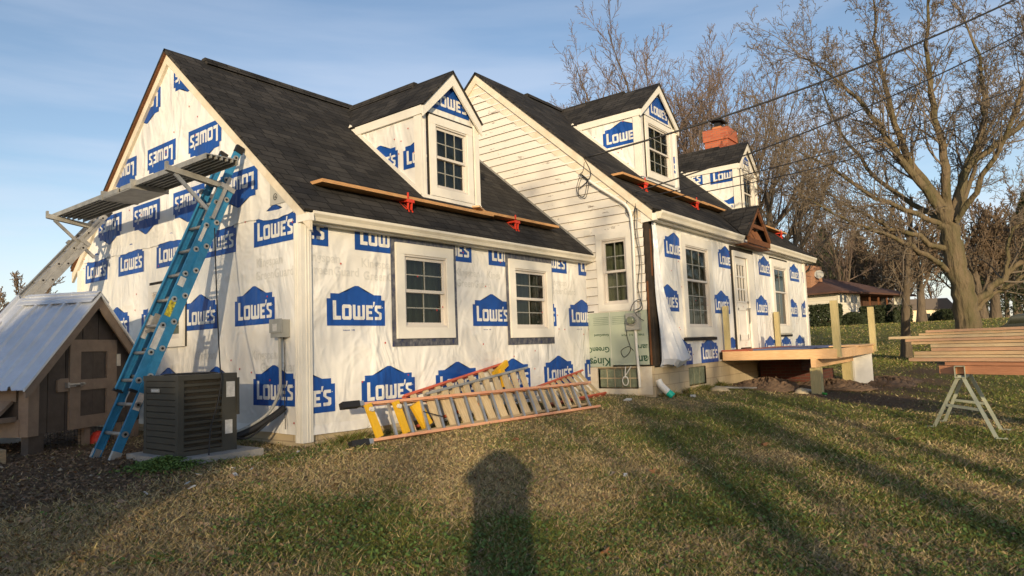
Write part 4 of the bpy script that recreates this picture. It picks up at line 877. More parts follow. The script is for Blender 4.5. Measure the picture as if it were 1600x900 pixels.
o=thing('plastic_bracket','yellow bracket at the top of the red-railed ladder','plastic bracket',(3.6,-.2,.7)); mb=MB(); mb.beam((3.45,-.16,.62),(3.85,-.12,.80),.05,.10); mb.beam((3.62,-.18,.70),(3.60,-.26,.42),.05,.09,(1,0,0)); mb.build('body',M_yellow,o,bevel=.01)

# ------------------------------------------------------------------ heat pump on its pad
gp=gz(-1.1,.3)
mb=MB(); mb.box(-1.56,-.60,-.12,1.05,gp-.05,.035); mb.build('concrete_pad',M_concrete,None,bevel=.012,label='low concrete pad under the heat pump',category='pad',loc=(-1.1,.4,0))
def heatpump():
    x0,x1,y0,y1,z0,z1=-1.44,-.79,.12,.90,.05,.885
    o=thing('heat_pump','dark louvred heat pump unit on its concrete pad beside the blue ladder','air conditioner',(-1.1,.5,.035))
    mb=MB(); mb.box(x0+.03,x1-.03,y0+.03,y1-.03,z0+.02,z1-.02); mb.build('coil',M_ac2,o)
    mb=MB(); mb.box(x0-.005,x1+.005,y0-.005,y1+.005,.036,.085); mb.build('base_pan',M_ac,o,bevel=.02)
    mb=MB(); mb.box(x0-.008,x1+.008,y0-.008,y1+.008,z1-.055,z1); t=mb.build('top_cap',M_ac,o,bevel=.03)
    mb=MB(); cx,cy=(x0+x1)/2,(y0+y1)/2
    for r in np.arange(.05,.29,.03): mb.tube([(cx+r*math.cos(a),cy+r*math.sin(a),z1+.012) for a in np.linspace(0,2*math.pi,33)],.004,4,cap=False)
    for a in np.linspace(0,math.pi,6)[:-1]: mb.tube([(cx+.29*math.cos(a),cy+.29*math.sin(a),z1+.006),(cx-.29*math.cos(a),cy-.29*math.sin(a),z1+.006)],.005,4)
    mb.build('fan_guard',M_wire,t)
    n=11; pw=.17
    for face in ('front','side'):
        mb=MB()
        for k in range(n):
            z=z0+.045+k*(z1-z0-.10)/n; dz=(z1-z0-.10)/n
            if face=='front':
                a,b=x0+.06,x1-pw
                mb.box8([(a,y0,z),(b,y0,z),(b,y0+.03,z+.01),(a,y0+.03,z+.01),(a,y0-.002,z+dz*.40),(b,y0-.002,z+dz*.40),(b,y0+.03,z+dz*.45),(a,y0+.03,z+dz*.45)])
            else:
                a,b=y0+.05,y1-.05
                mb.box8([(x0,a,z),(x0+.03,a,z+.01),(x0+.03,b,z+.01),(x0,b,z),(x0-.002,a,z+dz*.9),(x0+.03,a,z+dz*.92),(x0+.03,b,z+dz*.92),(x0-.002,b,z+dz*.9)])
        for i in range(28 if face=='front' else 2):
            if face=='front': xx=x0+.07+i*(x1-pw-x0-.08)/28; mb.box(xx,xx+.003,y0+.012,y0+.016,z0+.04,z1-.06)
        mb.build('louvre_panel',M_ac,o)
    for (a,b) in ((x0,y0),(x0,y1-.06)): mb=MB(); mb.box(a-.003,a+.06,b-.003,b+.06,z0,z1-.05); mb.build('corner_post',M_ac,o,bevel=.02)
    mb=MB(); mb.box(x1-pw,x1+.004,y0-.006,y0+.3,z0,z1-.056); sp_=mb.build('service_panel',M_ac,o,bevel=.01)
    mb=MB(); mb.box(x1-.0,x1+.03,y0-.02,y0+.2,.42,.83); mb.build('side_cover',M_ac,o,bevel=.008)
    for q in ((x1-.135,x1-.05,y0-.010,y0-.0065,.22,.37),(x1-.12,x1-.02,y0-.010,y0-.0065,.62,.79)): mb=MB(); mb.box(*q); mb.build('paper_label',M_label,sp_)
    mb=MB(); mb.box(x0-.009,x0-.004,y0+.40,y0+.60,.705,.745); mb.box(x0-.012,x0-.009,y0+.42,y0+.58,.713,.737,1); mb.build('maker_badge',[M_grey,M_label],o)
heatpump()
# refrigerant lines, disconnect box, loose cable
o=thing('disconnect_box','small grey electrical box on the gable wall near the corner post','electrical box',(0,.36,1.27)); mb=MB(); GA.box(mb,-.48,-.24,1.28,1.50,.003,.12); bx=mb.build('housing',M_grey,o,bevel=.01)
mb=MB(); GA.box(mb,-.49,-.23,1.34,1.51,.12,.132); GA.box(mb,-.42,-.33,1.36,1.45,.132,.134,1); mb.build('cover',[M_grey,M_label],bx)
def cable(name,label,pts,r,m=M_cable,cat='cable',n=6,group=None):
    # smooth through points (Catmull-Rom)
    P=[Vector(p) for p in pts]; P=[P[0]]+P+[P[-1]]; out=[]
    for i in range(1,len(P)-2):
        for k in range(8):
            t=k/8; a,b,c,d=P[i-1],P[i],P[i+1],P[i+2]; out.append(.5*((2*b)+(-a+c)*t+(2*a-5*b+4*c-d)*t*t+(-a+3*b-3*c+d)*t**3))
    out.append(P[-2]); mb=MB(); mb.tube(out,r,n); c=P[1]
    return mb.build(name,m,None,smooth=True,label=label,category=cat,group=group,loc=tuple(c))
cable('conduit','grey flexible conduit curving down from the disconnect box',[(-.07,.36,1.28),(-.07,.355,.95),(-.10,.33,.62),(-.25,.36,.36),(-.55,.42,.20),(-.78,.45,.16)],.020,M_grey)
cable('wire','thin black wire hanging beside the grey conduit',[(-.04,.32,1.28),(-.04,.30,1.0),(-.045,.31,.7),(-.05,.29,.35),(-.06,.27,.16)],.006)
cable('refrigerant_line','thick black insulated pipe end lying below the grey conduit',[(-.05,.30,.42),(-.18,.33,.33),(-.42,.38,.20),(-.60,.42,.14),(-.76,.5,.12)],.045,M_black)
cable('refrigerant_line','thin copper-black pipe beside the thick insulated one',[(-.10,.22,.40),(-.30,.25,.27),(-.55,.28,.12),(-.72,.4,.16),(-.79,.45,.30)],.014,M_black)
cable('hanging_cord','thin black cord hanging from the blue ladder over the heat pump to the ground',[(-.52,1.08,2.70),(-.60,.90,2.1),(-.74,.60,1.45),(-.92,.22,.93),(-.97,.10,.88),(-1.02,.08,.60),(-1.13,.04,.30),(-1.20,-.05,-.04)],.008)

# ------------------------------------------------------------------ chicken coop (local axes: x along the front, y back)
coop=thing('chicken_coop','brown wooden chicken coop with ribbed metal roof and latched door','chicken coop',(-2.0,2.69,0),R(28))
def cb(name,m,fn,bevel=0,parent=coop,smooth=False,label=None):
    mb=MB(); fn(mb); return mb.build(name,m,parent,local=True,bevel=bevel,smooth=smooth,label=label)
cs=1.05; cw=1.90; cm=.95; ctop=lambda x:1.93-cs*abs(x-cm)
def coop_front(mb):
    for k in range(7):
        a,b=cw*k/7+.008,cw*(k+1)/7-.008; pts=[(a,.2),(b,.2),(b,ctop(b))]+([(cm,ctop(cm))] if a<cm<b else [])+[(a,ctop(a))]
        mb.ext([(p[0],0,p[1]) for p in pts],(0,.03,0))
    mb.ext([(0.01,.02,.2),(cw-.01,.02,.2),(cw-.01,.02,ctop(cw)),(cm,.02,ctop(cm)),(.01,.02,ctop(0))],(0,.02,0))
cb('front_wall',M_coop,coop_front)
cb('side_wall',M_coop,lambda mb:(mb.box(0,.03,.0,.95,.2,.86),mb.box(cw-.03,cw,.0,.95,.2,.86),mb.box(0,cw,.92,.95,.2,.86)))
cb('corner_board',M_coopt,lambda mb:(mb.box(-.015,.13,-.022,-.002,.19,.95),mb.box(-.02,-.002,-.02,.12,.19,.9)),.004)
cb('door',M_coop,lambda mb:[mb.box(.58+.2+.205*k+.003*k,.58+.2+.205*(k+1)-.0,-.012,-.002,.25,1.3) for k in range(2)])
dc=[x for x in bpy.data.objects if x.parent==coop and x.name.startswith('door')][0]
cb('door_trim',M_coopt,lambda mb:(mb.box(.58,.76,-.032,-.004,.20,1.37),mb.box(1.22,1.40,-.032,-.004,.20,1.37),mb.box(.76,1.22,-.031,-.004,.20,.36),mb.box(.76,1.22,-.031,-.004,1.21,1.37),mb.box(.76,1.22,-.031,-.004,.70,.84)),.004,dc)
cb('hinge',M_alu,lambda mb:mb.box(1.385,1.46,-.042,-.033,1.0,1.17),.003,dc)
cb('latch',M_alu,lambda mb:(mb.box(.52,.66,-.055,-.034,.755,.80),mb.tube([(.52,-.07,.78),(.78,-.07,.79)],.016,8),mb.box(.66,.80,-.062,-.034,.775,.79),mb.tube([(.70,-.08,.80),(.78,-.09,.78),(.70,-.08,.755)],.008,6),mb.box(.50,.535,-.08,-.04,.745,.815)),0,dc)
cb('latch_block',M_coopt,lambda mb:mb.ext([(.40,-.004,.70),(.565,-.004,.70),(.565,-.004,.87),(.42,-.004,.87),(.39,-.004,.84),(.39,-.004,.73)],(0,-.028,0)),.004)
def coop_roof(mb):
    for sg in (-1,1):
        prof=[]; y=-.13
        while y<.99:
            prof+=[(y,0),(y+.075,0),(y+.085,.006),(y+.09,0),(y+.155,0),(y+.170,.048),(y+.200,.048),(y+.215,0)]; y+=.22
        for p,q in zip(prof,prof[1:]):
            xe=cm+sg*1.165; up=1.99
            A=lambda w:(cm+sg*.01,w[0],up+w[1]); B=lambda w:(xe,w[0],up-cs*1.165+w[1])
            f=[A(p),B(p),B(q),A(q)]; mb.poly(f); mb.poly([Vector(v)-Vector((0,0,.005)) for v in f][::-1])
cr_=cb('roof',M_tin,coop_roof)
cb('ridge_cap',M_tin,lambda mb:[mb.slab([(cm,-.14,2.035),(cm,1.0,2.035),(cm+sg*.17,1.0,2.035-cs*.15),(cm+sg*.17,-.14,2.035-cs*.15)],.006) for sg in (-1,1)]+[mb.box8([(cm-a,-.14,2.037-cs*a),(cm-a+.02,-.14,2.037-cs*a+.02),(cm-a+.02,1.0,2.037-cs*a+.02),(cm-a,1.0,2.037-cs*a),(cm-a-.005,-.14,2.055-cs*a),(cm-a+.01,-.14,2.06-cs*a+.01),(cm-a+.01,1.0,2.06-cs*a+.01),(cm-a-.005,1.0,2.055-cs*a)]) for a in (.05,.10,.15)],0,cr_)
cb('rake_board',M_coopt,lambda mb:[mb.ext([(cm+sg*.0005,-.125,1.975),(cm+sg*1.12,-.125,1.975-cs*1.12),(cm+sg*1.12,-.125,1.975-cs*1.12-.14),(cm+sg*1.04,-.125,1.975-cs*1.04-.18),(cm+sg*.0005,-.125,1.80)],(0,.028,0)) for sg in (-1,1)],.003)
cb('edge_flashing',M_tin,lambda mb:[mb.ext([(cm+sg*.0005,-.155,2.005),(cm+sg*1.16,-.155,2.005-cs*1.16),(cm+sg*1.16,-.155,2.005-cs*1.16-.04),(cm+sg*.0005,-.155,1.965)],(0,.025,0)) for sg in (-1,1)],0,cr_)
for px_ in (0.02,.88,1.45,1.8):
    cb('leg',M_coop if px_<.5 else M_coopt,lambda mb:mb.box(px_-.0,px_+(.22 if px_<.5 else .10),.01,.11,-.25,.2))
def wiremesh(mb):
    for i in range(30): x=.28+i*.053; mb.box(x,x+.004,.05,.053,-.15,.2)
    for i in range(7): z=-.14+i*.05; mb.box(.28,1.85,.0505,.0535,z,z+.004)
cb('wire_mesh',M_wire,wiremesh)
cb('side_window',M_coopt,lambda mb:(mb.box(-.03,-.005,.15,.9,.62,.82),mb.box(-.03,-.005,.1,.9,.19,.40),mb.beam((-.03,.5,.62),(-.30,.5,.40),.62,.04,(1,0,0)) ,mb.box(-.32,-.02,.14,.18,.38,.44)))
cb('run_roof',M_tin,lambda mb:[mb.slab([(cm-.35,1.05,1.66),(cm-.35,4.2,1.66),(cm-.35+sg*.9,4.2,1.66-cs*.7),(cm-.35+sg*.9,1.05,1.66-cs*.7)],.01) for sg in (-1,1)]+[mb.box(cm-1.1,cm-1.05,1.1,4.1,-.2,1.0),mb.box(cm+.3,cm+.35,1.1,4.1,-.2,1.0)])
red=thing('feeder','round red plastic feeder under the coop','feeder',(-1.02,3.05,gz(-1,3))); 
mb=MB(); mb.cyl((-1.02,3.22,gz(-1,3)),.13,.07,20,r2=.11); mb.tube([(-1.02,3.22,gz(-1,3)+.07),(-1.02,3.22,gz(-1,3)+.14),(-1.02,3.22,gz(-1,3)+.16)],[.11,.06,.01],20); mb.build('bowl',M_red,red)
mb=MB(); mb.box(-2.75,-2.35,2.2,2.5,gz(-2.5,2.4)-.02,.12); mb.box(-2.8,-2.6,2.1,2.35,.12,.16); mb.build('scrap_timber',M_oldwood,None,label='pile of grey scrap timber at the left edge beside the coop',category='timber',loc=(-2.5,2.3,0))

# ------------------------------------------------------------------ meter, mast, cables on the tall gable
mt=thing('electric_meter','grey electric meter box with round glass on the green board','meter',(LA,-1.03,1.3))
mb=MB(); GB.box(mb,.90,1.17,1.29,1.61,.034,.14); hb=mb.build('housing',M_grey,mt,bevel=.01)
mb=MB(); c0=GB.P(1.035,1.47,.14); mb.tube([c0,c0+GB.N*.03],.095,24); mb.build('ring',M_alu,hb); mb=MB(); mb.tube([c0+GB.N*.03,c0+GB.N*.09,c0+GB.N*.10],[.078,.074,.05],24); mb.build('glass_dome',M_glassblk,hb,smooth=True)
cable('conduit_pipe','white pipe running down from the meter to the ground',[(LA-.07,-1.06,1.29),(LA-.07,-1.065,.9),(LA-.07,-1.08,.55),(LA-.07,-1.09,.20)],.027,M_white)
cable('service_mast_pipe','white pipe rising from the meter and bending back along the gable rake',[(LA-.09,-1.10,1.62),(LA-.09,-1.115,2.4),(LA-.09,-1.12,3.2),(LA-.09,-1.06,3.62),(LA-.09,-.78,3.88),(LA-.09,-.45,4.13),(LA-.09,-.22,4.32)],.032,M_white)
pts=[(LA-.07+.02*math.sin(t*3),-.0+.13*math.cos(t)-.006*t,4.28+.22*math.sin(t)-.006*t) for t in np.linspace(1.3,15,60)]
cable('cable_coil','coil of thin black cable hanging below the gable rake',[(LA-.08,-.12,4.72),(LA-.08,-.08,4.55)]+pts+[(LA-.07,.05,4.2),(LA-.07,-.22,4.35)],.006)
for k,(a,lb) in enumerate((((LA-.06,-1.20,3.7),'thin dark wire trailing down beside the corner gap'),((LA-.06,-1.24,3.6),'pale wire trailing down over the dark corner gap'))):
    cable('wire',lb,[a,(LA-.08,-1.17-.05*k,3.2),(LA-.06,-1.22-.04*k,2.6),(LA-.07,-1.16-.08*k,2.1),(LA-.09,-1.22,1.75),(LA-.12,-1.10+.02*k,1.66)],.007,M_cable if k==0 else M_grey)
cable('wire','dark tangle of wire above the meter',[(LA-.12,-1.0,1.66),(LA-.16,-1.1,1.8),(LA-.14,-1.22,1.85),(LA-.12,-1.25,1.68),(LA-.14,-1.12,1.6),(LA-.13,-1.2,1.5),(LA-.10,-1.26,1.45)],.007)
cable('wire','thin wire looping over the green board beside the white pipe',[(LA-.05,-.88,1.6),(LA-.05,-.86,1.2),(LA-.05,-.92,.92),(LA-.05,-.78,.78),(LA-.05,-.72,.90),(LA-.05,-.88,.98),(LA-.05,-.98,.9)],.006)
cable('cable_bundle','bundle of pale wire looped in front of the glass block window',[(LA-.06,-.80,.60)]+[(LA-.07,-.79+.06*math.cos(t),.33+.085*math.sin(t)) for t in np.linspace(1.57,14,26)]+[(LA-.06,-.92,.60)],.010,M_white)
cable('downspout_pipe','white plastic drain pipe sticking out of the foundation corner',[(LA+.12,BY-.0,.33),(LA+.12,BY-.05,.24),(LA+.12,BY-.20,.10)],.065,M_white,'pipe',12); cable('drain_elbow','teal end piece of the white drain pipe on the grass',[(LA+.12,BY-.19,.11),(LA+.14,BY-.27,.035)],.067,M_teal,'pipe end',12)

# ------------------------------------------------------------------ deck
dk=thing('porch_deck','unfinished wooden deck with upright posts in front of the door','deck',(12.1,-2.6,0)); X0,X1,Y1,ZT=10.09,14.1,-3.80,.79
def bm(name,a,b,w,h,m=M_greenwood,up=(0,0,1),parent=dk,bevel=.004):
    mb=MB(); mb.beam(a,b,w,h,up); return mb.build(name,m,parent,bevel=bevel)
bm('rim_joist',(X0,BY-.05,ZT-.12),(X0,Y1,ZT-.12),.06,.20,M_pine); bm('rim_joist',(X0+.03,Y1+.03,ZT-.12),(X1,Y1+.03,ZT-.12),.06,.20,M_pine); bm('rim_joist',(X1,BY-.05,ZT-.12),(X1,Y1+.06,ZT-.12),.06,.20,M_greenwood); bm('ledger',(X0+.03,BY-.06,ZT-.12),(X1,BY-.06,ZT-.12),.06,.20)
for k in range(1,9): x=X0+k*(X1-X0)/9; bm('joist',(x,BY-.09,ZT-.13),(x,Y1+.06,ZT-.13),.05,.18,M_greenwood)
mb=MB(); mb.box(X0-.01,X1+.02,-2.0,BY-.02,ZT-.018,ZT+.012,0); mb.box(X0+.3,X1-.2,-3.2,-2.0,ZT-.018,ZT+.008,1); mb.box(X0+2,X1+.1,-3.85,-3.2,ZT-.018,ZT+.010,2); mb.build('deck_sheet',[mat('red_board',(.38,.09,.05),.7),mat('blue_board',(.10,.13,.25),.7),M_pine],dk)
bm('beam',(X0-.12,-3.36,.49),(X1-.5,-3.36,.49),.10,.19,M_pine)
for (x,y) in ((X0+.06,-3.36),(X1-.75,-3.30)): bm('support_post',(x,y,gz(x,y)-.15),(x,y,.39),.20,.20,M_greenwood,(0,1,0))
mb=MB(); mb.ext([(X1-.55,-3.42,gz(13.5,-3.4)-.1),(X1-.12,-3.75,gz(13.9,-3.7)-.1),(X1-.08,-3.75,.58),(X1-.55,-3.42,.58)],(0,.04,0)); mb.build('white_panel',M_trim,dk)
for (x,y,h,w) in ((X0+.14,BY-.12,1.80,.11),(X1+.02,BY-.10,1.74,.12),(X0+.06,Y1+.0,1.76,.13),(X1-.05,Y1-.0,1.72,.13)): bm('guard_post',(x,y,.60),(x,y,h),w,w,M_greenwood,(0,1,0))
mb=MB(); gg=gz(11.8,-2.7)
mb.box(12.5,13.7,-2.9,-1.45,gg-.2,.22); mb.box(12.5,13.7,-2.45,-1.45,.22,.52); mb.build('brick_steps',[brickmat('dark_red_brick',(.13,.035,.02),(.08,.025,.018),(.09,.06,.045))],None,label='old dark red brick steps under the new deck',category='steps',loc=(12,-2.2,0))
cable('garden_hose','grey hose with a green end lying in front of the basement window',[(9.0,-1.62,.06),(9.3,-1.9,.02),(10.0,-2.2,gz(10,-2.2)+.02),(10.2,-2.9,gz(10.2,-2.9)+.02),(10.15,-3.3,gz(10.1,-3.3)+.02)],.022,M_alumatte,'hose')
cable('hose_end','bright green end of the hose on the grass',[(10.15,-3.3,gz(10.1,-3.3)+.02),(10.05,-3.55,gz(10.0,-3.55)+.02)],.028,mat('green_plastic',(.04,.32,.05),.5),'hose end')
def lump(name,label,cat,x,y,r,h,m,seed,smooth=True):
    rr=random.Random(seed); mb=MB(); z=gz(x,y)-.02; big=r>.5; rows=22 if big else 6; cols=64 if big else 12; P=[]; sx=1.5 if big else 1
    for i in range(rows+1):
        t=i/rows*math.pi/2
        for j in range(cols):
            a=2*math.pi*j/cols; q=1+(.03 if big else .3)*(rr.random()-.5)+(.25*math.sin(a*3+seed) if big else 0); P.append((x+r*sx*math.cos(t)*math.cos(a)*q,y+r*math.cos(t)*math.sin(a)*q,z-(.05 if big else 0)+h*math.sin(t)**(1.6 if big else 1)*(1+(.7 if big else .2)*(rr.random()-.5))+(.03*rr.random() if big else 0)))
    mb.v=P
    for i in range(rows):
        for j in range(cols): mb.f.append((i*cols+j,i*cols+(j+1)%cols,(i+1)*cols+(j+1)%cols,(i+1)*cols+j)); mb.m.append(0); mb.uv.append(None)
    return mb.build(name,m,None,smooth=smooth,label=label,category=cat,loc=(x,y,z))
lump('dirt_mound','long mound of loose soil under the right side of the deck','mound',12.2,-3.1,.9,.16,M_gravel,1,False); lump('dirt_mound','mound of loose soil between the deck post and the foundation','mound',10.6,-2.2,.7,.2,M_gravel,2,False); lump('dirt_mound','low heap of dug soil beyond the deck','mound',14.6,-3.9,.9,.16,M_gravel,3,False)
lump('stone','rounded tan stone beside the deck support post','stone',9.9,-3.1,.14,.12,M_found,4); lump('stone','pale stone slab in front of the basement window','stone',8.9,-1.75,.22,.10,M_found,5); lump('stone','brown stone near the brick steps','stone',11.0,-2.6,.16,.14,M_gravel,6)
def flatbit(name,label,cat,x,y,s,m,rot,th=.02,asp=.6):
    mb=MB(); z=gz(x,y)+.01; c,sn=math.cos(rot),math.sin(rot)
    P=[(x+c*a*s-sn*b*s*asp,y+sn*a*s+c*b*s*asp,z+(.02 if a>0 else 0)) for a,b in ((-1,-.8),(.9,-1),(1,.7),(-.7,1))]
    mb.slab(P,th); mb.build(name,m,None,label=label,category=cat,loc=(x,y,z))
flatbit('scrap','crumpled white scrap on the grass right of the drain pipe','scrap',7.5,-1.75,.10,M_white,.5,.05); flatbit('scrap','white scrap at the right end of the ladder heap','scrap',5.9,-1.2,.10,M_white,.2,.04); flatbit('plastic_sheet','white plastic rag on the soil behind the deck post','rag',10.6,-3.0,.28,M_white,.9,.04,.4)
for (x,y,lb) in ((-.33,-.35,'small white chip in the soil below the corner post'),(-1.93,-1.12,'white scrap on the dirt left of centre foreground'),(-2.1,-4.0,'white paper scrap in the near grass left of the shadow'),(1.15,-3.7,'white scrap in the grass in the lower right middle'),(-1.45,-1.0,'short splinter of pale wood on the soil')):
    flatbit('litter',lb,'litter',x,y,.035,M_label,random.random()*3,.006)
rs=random.Random(99)
for k in range(16):
    x=rs.uniform(-2.4,.5); y=rs.uniform(-1.1,-.15); mb=MB(); z=gz(x,y)+.012; q=rs.random()*3; l=rs.uniform(.015,.05); w=rs.uniform(.01,.02)
    mb.beam((x-l*math.cos(q),y-l*math.sin(q),z),(x+l*math.cos(q),y+l*math.sin(q),z+.008),w,.008); mb.build('scrap',[M_label,M_pine,M_found][k%3],None,label='tiny pale building scrap on the soil in front of the heat pump and corner',category='litter',group='tiny scraps on the soil',loc=(x,y,z))
def leaf(x,y,s,col,lb,seed):
    rr=random.Random(seed); mb=MB(); z=gz(x,y)+.03; n=14; pts=[]; r0=rr.random()*6
    for k in range(n):
        a=2*math.pi*k/n; q=s*(1 if k%2 else .55)*(1+.3*rr.random()); pts.append((x+q*math.cos(a+r0)*1.4,y+q*math.sin(a+r0)*.8,z+.02*math.sin(a*2+seed)))
    for k in range(n): mb.poly([(x,y,z+.012),pts[k],pts[(k+1)%n]])
    mb.build('fallen_leaf',mat('leaf_'+str(col),{0:(.30,.13,.06),1:(.34,.26,.18),2:(.36,.17,.07)}[col],.8,var=.3),None,label=lb,category='leaf',loc=(x,y,z))
leaf(1.1,-3.6,.045,1,'pale oak leaf on the grass in the right foreground',1); leaf(1.45,-3.85,.045,2,'orange-brown leaf just right of the pale oak leaf',2); leaf(1.7,-1.9,.05,0,'dark red leaf in the grass in front of the ladder heap',3); leaf(-.9,-4.65,.04,2,'orange leaf beside the photographer shadow in the near grass',4); leaf(-1.35,-5.0,.035,1,'tan leaf at the bottom edge of the lawn',5); leaf(3.6,-4.3,.05,2,'brown leaf in the lawn below the sawhorse',6); leaf(5.2,-5.5,.05,0,'reddish oak leaf at the right side of the lawn',7)

# ------------------------------------------------------------------ sawhorse and lumber
def sawhorse(label,first=True):
    o=thing('sawhorse',label,'sawhorse',(6.95,-6.15,gz(6.9,-6.1)),group='steel sawhorses under the lumber'); ends=((6.47,-6.16),(7.42,-6.17)); feet=(((6.31,-6.52),(6.66,-5.77)),((7.33,-6.53),(7.52,-5.82)))
    for (x,y),ft in zip(ends,feet):
        mb=MB()
        for a,b,c,d in ((-.065,-.055,.39,.55),(.055,.065,.39,.55)): mb.box(x-.03,x+.09,y+a,y+b,c,d)
        mb.box(x-.03,x+.09,y-.065,y+.065,.38,.39); mb.box(x-.03,x+.09,y-.065,y+.065,.54,.55); mb.build('socket',M_tube,o)
        mids=[]
        for k,(fx,fy) in enumerate(ft):
            mb=MB(); zf_=gz(fx,fy); top=Vector((x+.03,y+(-.03 if k==0 else .03),.39)); bot=Vector((fx,fy,zf_+.01)); mb.beam(top,bot,.045,.035,(1,0,0)); lg=mb.build('leg',M_tube,o)
            mb=MB(); s_=-1 if k==0 else 1; mb.beam((fx,fy-.01*s_,zf_+.012),(fx+.0,fy+.12*s_,zf_+.012),.06,.014); mb.build('foot',M_tube,lg); mids.append(top.lerp(bot,.55))
        mb=MB(); mb.beam(mids[0],mids[1],.03,.035); mb.build('cross_bar',M_tube,o)
    mb=MB(); mb.beam((6.5,-6.16,.385),(7.5,-6.17,.385),.07,.06); mb.build('top_beam',M_tube,o)
    return o
sh=sawhorse('pale green steel sawhorse under the visible end of the lumber')
DL=Vector((-.474,-.88,0)).normalized(); NL=Vector((-DL.y,DL.x,0))   # along the boards; towards the far side
s2=copy_tree(sh); s2.location=Vector(sh.location)+DL*4.4*K; s2.location.z=gz(6.95+DL.x*4.4,-6.15+DL.y*4.4)*K+.02; s2['label']='steel sawhorse under the other end of the lumber, outside the picture to the right'
rows=[(118,138,165,0),(138,155,140,0),(155,176,35,0),(176,196,95,0),(196,216,112,0),(216,240,176,0),(240,264,176,0),(264,290,120,0),(290,309,118,0),(309,334,100,0),(336,360,217,1),(360,416,197,1)]
org=Vector((6.80,-5.66,0)); ordn=['topmost','second','third','fourth','fifth','sixth','seventh','eighth','ninth','tenth','eleventh','lowest and widest']
for k,(ya,yb_,xs,rd) in enumerate(rows):
    zt=1.07-(ya-118)/298*.64; zb_=1.07-(yb_-118)/298*.64; off=(xs-130)/4.5*.0212*(1.0); h=zt-zb_
    a=org+DL*(off-.05)+NL*(.0+random.uniform(-.008,.012)); L=5.2+random.uniform(-.3,.3); wd=.28 if not rd else .34
    o=thing('lumber_board',('reddish ' if rd else 'pale fresh ')+'pine board, '+ordn[k]+(' of' if k==11 else ' from the top of' if k else ' of')+' the lumber stack','board',(a.x,a.y,zb_),group='boards stacked on the sawhorses')
    mb=MB(); ww=wd; c=a+NL*ww/2; M_lum=[wood('stacked_pine',(.86,.62,.36),(.74,.46,.24)),wood('stacked_pine_pink',(.80,.50,.32),(.70,.40,.22)),wood('stacked_pine_pale',(.86,.68,.42),(.72,.50,.28))]
    mb.beam((c.x,c.y,(zt+zb_)/2),(c.x+DL.x*L,c.y+DL.y*L,(zt+zb_)/2-.0),ww,h-.007)
    mb.build('timber',M_pine2 if rd else M_lum[(k*5+1)%3],o,bevel=.005)
for zz,xx,ln in ((.755,30,.6),(.70,10,.5),(.86,-45,.7)): pass

# ------------------------------------------------------------------ overhead wires
def wire_span(label,p0,p1,sag,r,ext=1.35):
    p0,p1=Vector(p0),Vector(p1); p1=p0+(p1-p0)*ext; pts=[]
    for i in range(41):
        t=i/40; p=p0.lerp(p1,t); p.z-=sag*4*t*(1-t); pts.append(p)
    mb=MB(); mb.tube(pts,r,6); mb.build('power_line',M_cable,None,smooth=True,label=label,category='power line',group='overhead lines to the house',loc=tuple(p0))
wire_span('highest and thickest overhead cable, twisted, reaching the gable rake',(LA-.06,-.10,4.82),(12.3,-7.45,8.25),.45,.020)
wire_span('second overhead cable from the top',(LA-.03,-1.05,3.92),(12.34,-7.38,7.45),.40,.014)
wire_span('third overhead line from the top, thin',(LA-.03,-1.15,3.80),(14.87,-7.32,7.1),.42,.010)
wire_span('lowest overhead line, thin',(LA-.03,-1.22,3.70),(14.89,-7.28,6.65),.42,.010)
# weatherhead drip loops
cable('wire','black drip loops where the overhead cables meet the rake',[(LA-.06,-.10,4.82),(LA-.07,-.25,4.5),(LA-.07,-.18,4.36),(LA-.08,-.02,4.5)],.009)
cable('wire','looped cable end where the lower overhead lines meet the corner',[(LA-.03,-1.05,3.92),(LA-.08,-1.0,3.6),(LA-.08,-1.12,3.45),(LA-.06,-1.2,3.65),(LA-.05,-1.22,3.4)],.008)

# ------------------------------------------------------------------ trees
def grow(rng,base,d0,length,rad,level,maxl,out,prm):
    """collect (level, pts, rads)"""
    nseg=max(3,int(prm['seg'][level])); pts=[np.array(base,float)]; rads=[rad]; d=np.array(d0,float); d/=np.linalg.norm(d); sl=length/nseg
    end=rad*prm['taper'][level]
    wob=prm['wob'][level]; upb=prm['up'][level]
    dirs=[d]
    for i in range(nseg):
        d=d+rng.normal(0,wob,3)+np.array([0,0,upb]); d/=np.linalg.norm(d); pts.append(pts[-1]+d*sl); rads.append(rad+(end-rad)*((i+1)/nseg)); dirs.append(d)
    out.append((level,np.array(pts),np.array(rads)))
    if level>=maxl: return
    n=prm['n'][level]; n=max(1,int(round(n*(0.8+.4*rng.random()))))
    t0=prm['t0'][level]; az=rng.random()*6.28
    for k in range(n):
        t=t0+(1-t0)*((k+.5+rng.uniform(-.3,.3))/n); t=min(t,.999); i=min(int(t*nseg),nseg-1); fr=t*nseg-i
        p=pts[i]*(1-fr)+pts[i+1]*fr; r=rads[i]*(1-fr)+rads[i+1]*fr; dd=dirs[i+1]
        az+=2.4+rng.uniform(-.5,.5); a=np.cross(dd,[.1,.2,1]); 
        if np.linalg.norm(a)<.05: a=np.cross(dd,[1,0,0])
        a/=np.linalg.norm(a); b=np.cross(dd,a); ang=prm['ang'][level]*rng.uniform(.75,1.25)
        nd=dd*math.cos(ang)+(a*math.cos(az)+b*math.sin(az))*math.sin(ang)
        ln=length*prm['len'][level]*rng.uniform(.7,1.15)*(1-.45*t if level else 1-.2*t)
        grow(rng,p,nd,ln,r*prm['rr'][level]*rng.uniform(.8,1.1),level+1,maxl,out,prm)
